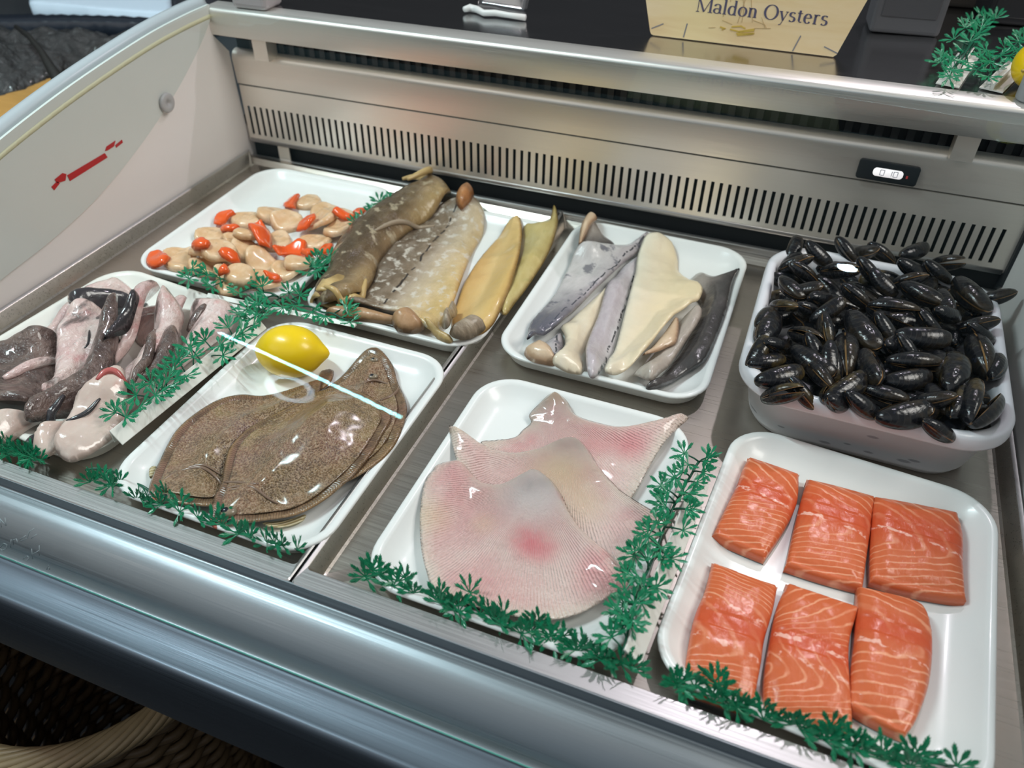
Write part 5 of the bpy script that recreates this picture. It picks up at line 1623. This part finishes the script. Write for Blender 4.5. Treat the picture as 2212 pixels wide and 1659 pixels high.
for pts in ([(780, 285), (830, 300), (800, 310)], [(880, 285), (960, 280), (1000, 300)], [(930, 340), (1000, 345), (1085, 340)], [(940, 355), (1010, 352), (1075, 345)], [(950, 330), (1080, 318)], [(870, 305), (950, 325), (1080, 305)]):
    pen(hm, [eu(p) for p in pts], .0017, .0018, off=.0006)
hm.build('ship_hull', plain('gold_print', (.56, .38, .07), .5), bd, smooth=False)
nm = MB()
for pts in ([(165, 295), (270, 255)], [(470, 372), (485, 255)], [(1440, 488), (1478, 360)], [(1690, 450), (1810, 505)], [(1880, 20), (1975, 68)]):
    pen(nm, [eu(p) for p in pts], .0012, .0014)
nm.build('nail_marks', plain('grey_print', (.20, .20, .23), .6), bd, smooth=False)

# clear ticket holder with a white clip
c0 = P((1070, 42), wz(-.5))
e = empty('ticket_holder', tuple(c0), 'small clear plastic ticket holder with a white curled base on the dark worktop', 'ticket holder')
mb = MB()
pq = [P(p, wz(-.5) + .006) for p in ((1003, 20), (1015, 17), (1030, 20), (1045, 28), (1070, 28), (1100, 33), (1135, 38))]
mb.tube([tuple(a) for a in pq], [.004, .0055, .005, .0045, .0045, .004, .0045], 8)
mb.build('clip_base', plain('white_clip_plastic', (.72, .73, .70), .3), e)
cl = NT('clear_ticket_plastic')
tr = cl.n('BsdfTransparent'); gs = cl.n('BsdfGlossy'); gs.inputs['Roughness'].default_value = .1; mx = cl.n('MixShader'); mx.inputs[0].default_value = .16
cl.t.links.new(tr.outputs[0], mx.inputs[1]); cl.t.links.new(gs.outputs[0], mx.inputs[2]); cl.t.links.new(mx.outputs[0], cl.out.inputs[0])
a, b = pq[2], pq[-1]
vv, ff = [], []
for i in range(9):
    s = i / 8
    for k in range(7):
        tt = k / 6
        vv.append((a[0] + (b[0] - a[0]) * s, a[1] + (b[1] - a[1]) * s + .010 * math.sin(tt * 2.2) + .02 * tt, a[2] + .05 * math.sin(tt * 1.6) * (1 - .12 * (2 * s - 1) ** 2)))
for i in range(8):
    for k in range(6):
        ff.append((i * 7 + k, (i + 1) * 7 + k, (i + 1) * 7 + k + 1, i * 7 + k + 1))
o = obj('clear_pocket', vv, ff, cl.m, e)
md = o.modifiers.new('thickness', 'SOLIDIFY'); md.thickness = .0006

# grey box far back on the worktop, dark case beside it, small pale thing at the left end
def box_at(name, px, w_, d_, h_, yaw, mat, label, cat, bev=.006, parts=None):
    c = P(px, wz(0))
    mb = MB().box(-w_ / 2, w_ / 2, 0, d_, 0, h_)
    ca, sa = math.cos(yaw), math.sin(yaw)
    v = [(c[0] + x * ca - y * sa, c[1] + x * sa + y * ca, wz(c[0]) + z) for x, y, z in mb.v]
    e = empty(name, (c[0], c[1], wz(c[0])), label, cat)
    o = obj('casing', v, mb.f, mat, e, smooth=False)
    bevel(o, bev, 3)
    for pn, bx, m_ in parts or ():
        q = MB().box(*bx)
        v = [(c[0] + x * ca - y * sa, c[1] + x * sa + y * ca, wz(c[0]) + z) for x, y, z in q.v]
        bevel(obj(pn, v, q.f, m_, e, smooth=False), .002, 2)
    return e
box_at('grey_box', (1950, 78), .092, .06, .085, .12, plain('mid_grey_box', (.085, .085, .092), .5), 'blurred grey box at the back of the worktop right of the sign', 'box',
       parts=[('label_panel', (-.036, .036, -.001, .002, .022, .058), plain('darker_grey_label', (.062, .062, .068), .5))])
box_at('black_case', (2190, 62), .085, .10, .16, .1, plain('black_case_plastic', (.012, .012, .014), .4), 'tall black case behind the parsley at the right end of the worktop', 'case',
       parts=[('front_panel', (-.034, .034, -.001, .002, .01, .15), plain('black_case_panel', (.02, .02, .022), .3))])
box_at('brown_carton', (2085, 22), .07, .06, .12, .1, plain('dim_brown_card', (.035, .026, .020), .7), 'dark brown carton behind the parsley on the worktop', 'carton',
       parts=[('lid', (-.036, .036, -.001, .061, .10, .122), plain('dim_brown_lid', (.042, .032, .025), .7))])
c = P((530, 14), wz(-.85))
box_at('wrapped_block', (535, 6), .060, .05, .03, .05, plain('greyish_pink_wrap', (.34, .31, .31), .35), 'small greyish wrapped block at the left end of the worktop', 'block', .008,
       parts=[('paper_tab', (-.026, -.004, -.002, .02, .028, .034), plain('pale_paper_tab', (.62, .60, .60), .5))])

# two white rails with parsley in them, and a lemon
for label, foot, head, spr, rail, seed in (
        ('parsley sprig in a white rail standing on the right end of the worktop', (2045, 175), (2135, 50), [(2040, 120), (2055, 150), (2030, 135), (2080, 110), (2060, 130), (2090, 135), (2060, 85), (2095, 90), (2110, 75), (2085, 60), (2120, 60), (2130, 45), (2150, 40), (2120, 35), (2100, 50), (2050, 165), (2075, 150)], ((2046, 186), (2092, 120)), 21),
        ('second parsley rail leaning by the lemon on the worktop', (2115, 150), (2230, 85), [(2110, 150), (2120, 130), (2130, 110), (2140, 135), (2160, 120), (2170, 105), (2150, 150), (2190, 100), (2200, 90), (2180, 120), (2210, 85), (2135, 165), (2225, 80)], ((2140, 196), (2200, 138)), 22)):
    rnd = random.Random(seed)
    zz = wz(.2)
    A = P(foot, zz + .004)
    B_ = P(head, zz + .012)
    e = empty('parsley_rail', tuple(A), label, 'garland', 'green plastic parsley garlands')
    smb = MB().tube([tuple(A), tuple((A + B_) / 2 + np.array([0, 0, .008])), tuple(B_)], .0014, 6)
    for s in spr:
        q = P(s, zz + .014 + rnd.uniform(-.004, .006))
        k = rnd.random() * .6 + .1
        place_sprig(e, tuple(A + (B_ - A) * k), tuple(q), 1.0, rnd, smb)
    smb.build('stem', STEMG, e)
    ra, rb = P(rail[0], zz + .001), P(rail[1], zz + .001)
    u = (rb - ra) / np.linalg.norm(rb - ra); nn = np.array([-u[1], u[0], 0])
    prof = [(-.013, 0), (.013, 0), (.013, .0012), (.002, .0014), (.0018, .007), (.004, .010), (.0028, .011), (.0, .008), (-.0028, .011), (-.004, .010), (-.0018, .007), (-.002, .0014), (-.013, .0012)]
    v = [tuple(p + nn * s_ + np.array([0, 0, h])) for p in (ra, rb) for s_, h in prof]
    n = len(prof)
    obj('white_rail', v, [(i, (i + 1) % n, (i + 1) % n + n, i + n) for i in range(n)] + [tuple(range(n)), tuple(range(2 * n - 1, n - 1, -1))], STRIP, e, smooth=False)
q = P((2222, 140), wz(.28) + .026)
lemon((q[0] + .012, q[1], wz(.28) + .0285), .07, .0275, 1.0, 'lemon at the right picture edge on the worktop')
# grey rounded bracket in front of that lemon
q = P((2218, 216), wz(.25))
v, f = lathe([(.013, 0), (.015, .002), (.015, .026), (.013, .030), (.004, .031)], (q[0] + .002, q[1], wz(.25)), 24)
o = obj('glass_post', v, f, plain('grey_post_plastic', (.27, .28, .29), .4))
tag(o, 'short grey round post cut by the right picture edge on the worktop', 'post')

# ------------------------------------------------------------------ what stands left of the counter
ZS = .05
MB().box(-3.0, XL - .045, .30, 2.6, ZS - .06, ZS)
sc_ = empty('side_counter', (-1.7, 1.4, FLOORZ), 'dark low counter beyond the end wall, left of the display', 'counter')
MB().box(-3.0, XL - .045, .30, 2.6, ZS - .05, ZS).build('top', plain('dark_counter_top', (.035, .04, .045), .35), sc_, smooth=False)
MB().box(-2.96, XL - .07, .34, 2.56, FLOORZ, ZS - .05).build('body', plain('dark_counter_body', (.02, .022, .026), .6), sc_, smooth=False)
wt = NT('honey_wood')
wt = wt.done(wt.mix(wt.noise(7, 4, wt.map(wt.co(), (2, 14, 1), (0, 0, .5))), (.42, .22, .055), (.55, .31, .09)), .45)
bq = [P(p, ZS + .02)[:2] for p in ((-90, 240), (0, 206), (50, 192), (118, 162), (190, 134), (240, 112), (280, 130), (200, 190), (120, 225), (40, 240), (-90, 300))]
o = slab('wooden_board', bq, None, T=.008, edge=.01, res=.008, wall=.014, mat=wt, base=ZS + .0004, smoothpts=False)
tag(o, 'honey coloured wooden board lying beyond the end wall', 'board')
t = NT('crumpled_black_plastic')
bg = t.done(t.mix(t.noise(26, 4), (.014, .017, .018), (.075, .075, .075)), .16, normal=t.bump(t.noise(38, 5, dist=1.2), 1.0, .02), coat=.4)
pq = [P(p, ZS + .03)[:2] for p in ((-120, 84), (0, 72), (120, 68), (240, 66), (330, 70), (380, 76), (340, 90), (265, 100), (215, 116), (150, 132), (100, 150), (30, 176), (-60, 200), (-130, 216))]
bag = slab('plastic_bag', pq, None, T=.055, edge=.09, p=1.6, res=.009, mat=bg, amp=.030, nf=14, base=ZS + .0004, seed=3)
tag(bag, 'crumpled shiny black plastic bag behind the wooden board', 'bag')
q = [P(p, ZS + .10) for p in ((28, 40), (60, 70), (85, 98), (110, 130), (128, 152))]
q = [(a[0], a[1], ZS + h) for a, h in zip(q, (.085, .092, .088, .07, .04))]
MB().tube(q, [.004, .005, .006, .010, .012], 8).build('bag_strap', plain('black_strap', (.018, .018, .016), .5), bag)
pq = [P(p, ZS + .05)[:2] for p in ((-140, 34), (60, 28), (240, 31), (368, 38), (410, 44), (400, 50), (330, 47), (150, 43), (-140, 46))]
o = slab('dark_tray', pq, None, T=.006, edge=.006, res=.010, wall=.044, mat=plain('navy_black_plastic', (.012, .018, .028), .3), base=ZS + .0004)
tag(o, 'navy black tray edge behind the plastic bag', 'tray')
pq = [P(p, ZS + .05)[:2] for p in ((62, 4), (62, -40), (365, -40), (369, 22), (364, 27), (300, 24), (220, 18), (140, 10))]
o = slab('paper_stack', pq, None, T=.003, edge=.004, res=.010, wall=.046, mat=plain('pale_blue_paper', (.66, .80, .92), .5), base=ZS + .0004, smoothpts=False)
tag(o, 'stack of pale blue white paper at the top left of the picture', 'paper')
pq = [P(p, ZS + .06)[:2] for p in ((372, -30), (372, 4), (384, 20), (420, 22), (470, 10), (480, -30))]
o = slab('dark_parcel', pq, None, T=.03, edge=.03, res=.01, wall=.03, mat=plain('charcoal_parcel', (.03, .032, .04), .5), base=ZS + .0004)
tag(o, 'charcoal parcel between the pale paper and the counter end', 'parcel')

# ------------------------------------------------------------------ wicker basket on the floor
bc = np.array([-.712, .350])
RT, RB, ZT_, ZB_ = .170, .135, -.30, FLOORZ
t = NT('dark_wicker')
wick = t.done(t.mix(t.noise(40, 3), (.10, .062, .030), (.20, .135, .07)), .5)
t = NT('pale_wicker')
wick2 = t.done(t.mix(t.noise(30, 3), (.24, .17, .085), (.40, .30, .17)), .45)
bk = empty('wicker_basket', (bc[0], bc[1], FLOORZ), 'round dark wicker basket standing below the counter front', 'basket')
rnd = random.Random(5)
mb = MB()
NS = 30
rows = 34
for r_ in range(rows):
    hh = r_ / (rows - 1)
    zz = ZB_ + .012 + (ZT_ - .03 - ZB_ - .012) * hh
    rr = RB + (RT - RB) * hh ** .8
    pth = []
    for k in range(NS * 4 + 1):
        a = 2 * pi * k / (NS * 4)
        wv = .006 * math.sin(a * NS / 2 + (r_ % 2) * pi)
        pth.append((bc[0] + (rr + wv) * math.cos(a), bc[1] + (rr + wv) * math.sin(a), zz + rnd.uniform(-.001, .001)))
    mb.tube(pth, .0068, 5, False)
mb.build('woven_side', wick, bk)
mb = MB()
for k in range(NS):
    a = 2 * pi * k / NS
    mb.tube([(bc[0] + (RB + (RT - RB) * h ** .8) * math.cos(a), bc[1] + (RB + (RT - RB) * h ** .8) * math.sin(a), ZB_ + .01 + (ZT_ - ZB_ - .01) * h) for h in np.linspace(0, 1, 8)], .0045, 5)
mb.build('upright_rods', wick, bk)
mb = MB()
for j in range(11):
    a0 = j * 2 * pi / 11
    pth = []
    ro = rnd.uniform(-.010, .016); zo = rnd.uniform(-.012, .012)
    for k in range(97):
        a = 2 * pi * k / 96
        tw = a * 5 + a0
        pth.append((bc[0] + (RT + .008 + .013 * math.cos(tw)) * math.cos(a), bc[1] + (RT + .008 + .013 * math.cos(tw)) * math.sin(a), ZT_ - .006 + .010 * math.sin(tw)))
    mb.tube(pth, .0052, 6, False)
mb.build('braided_rim', wick2, bk)
v, f = lathe([(RB - .004, .0), (RB - .004, .012), (.01, .014), (.001, .014)], (bc[0], bc[1], FLOORZ), 32)
obj('woven_base', v, f, wick, bk)
# paper lining piece stuck on the inner wall of the basket
mb = MB()
v = []
for a in np.linspace(-.35, .25, 8):
    for h in (-.20, -.11, -.05):
        rr = RT - .022 + h * .06
        v.append((bc[0] + rr * math.cos(a), bc[1] + rr * math.sin(a), ZT_ + h))
f = [(i * 3 + k, (i + 1) * 3 + k, (i + 1) * 3 + k + 1, i * 3 + k + 1) for i in range(7) for k in range(2)]
o = obj('leather_patch', v, f, plain('brown_leather', (.15, .075, .022), .6), bk)
md = o.modifiers.new('thickness', 'SOLIDIFY'); md.thickness = .003
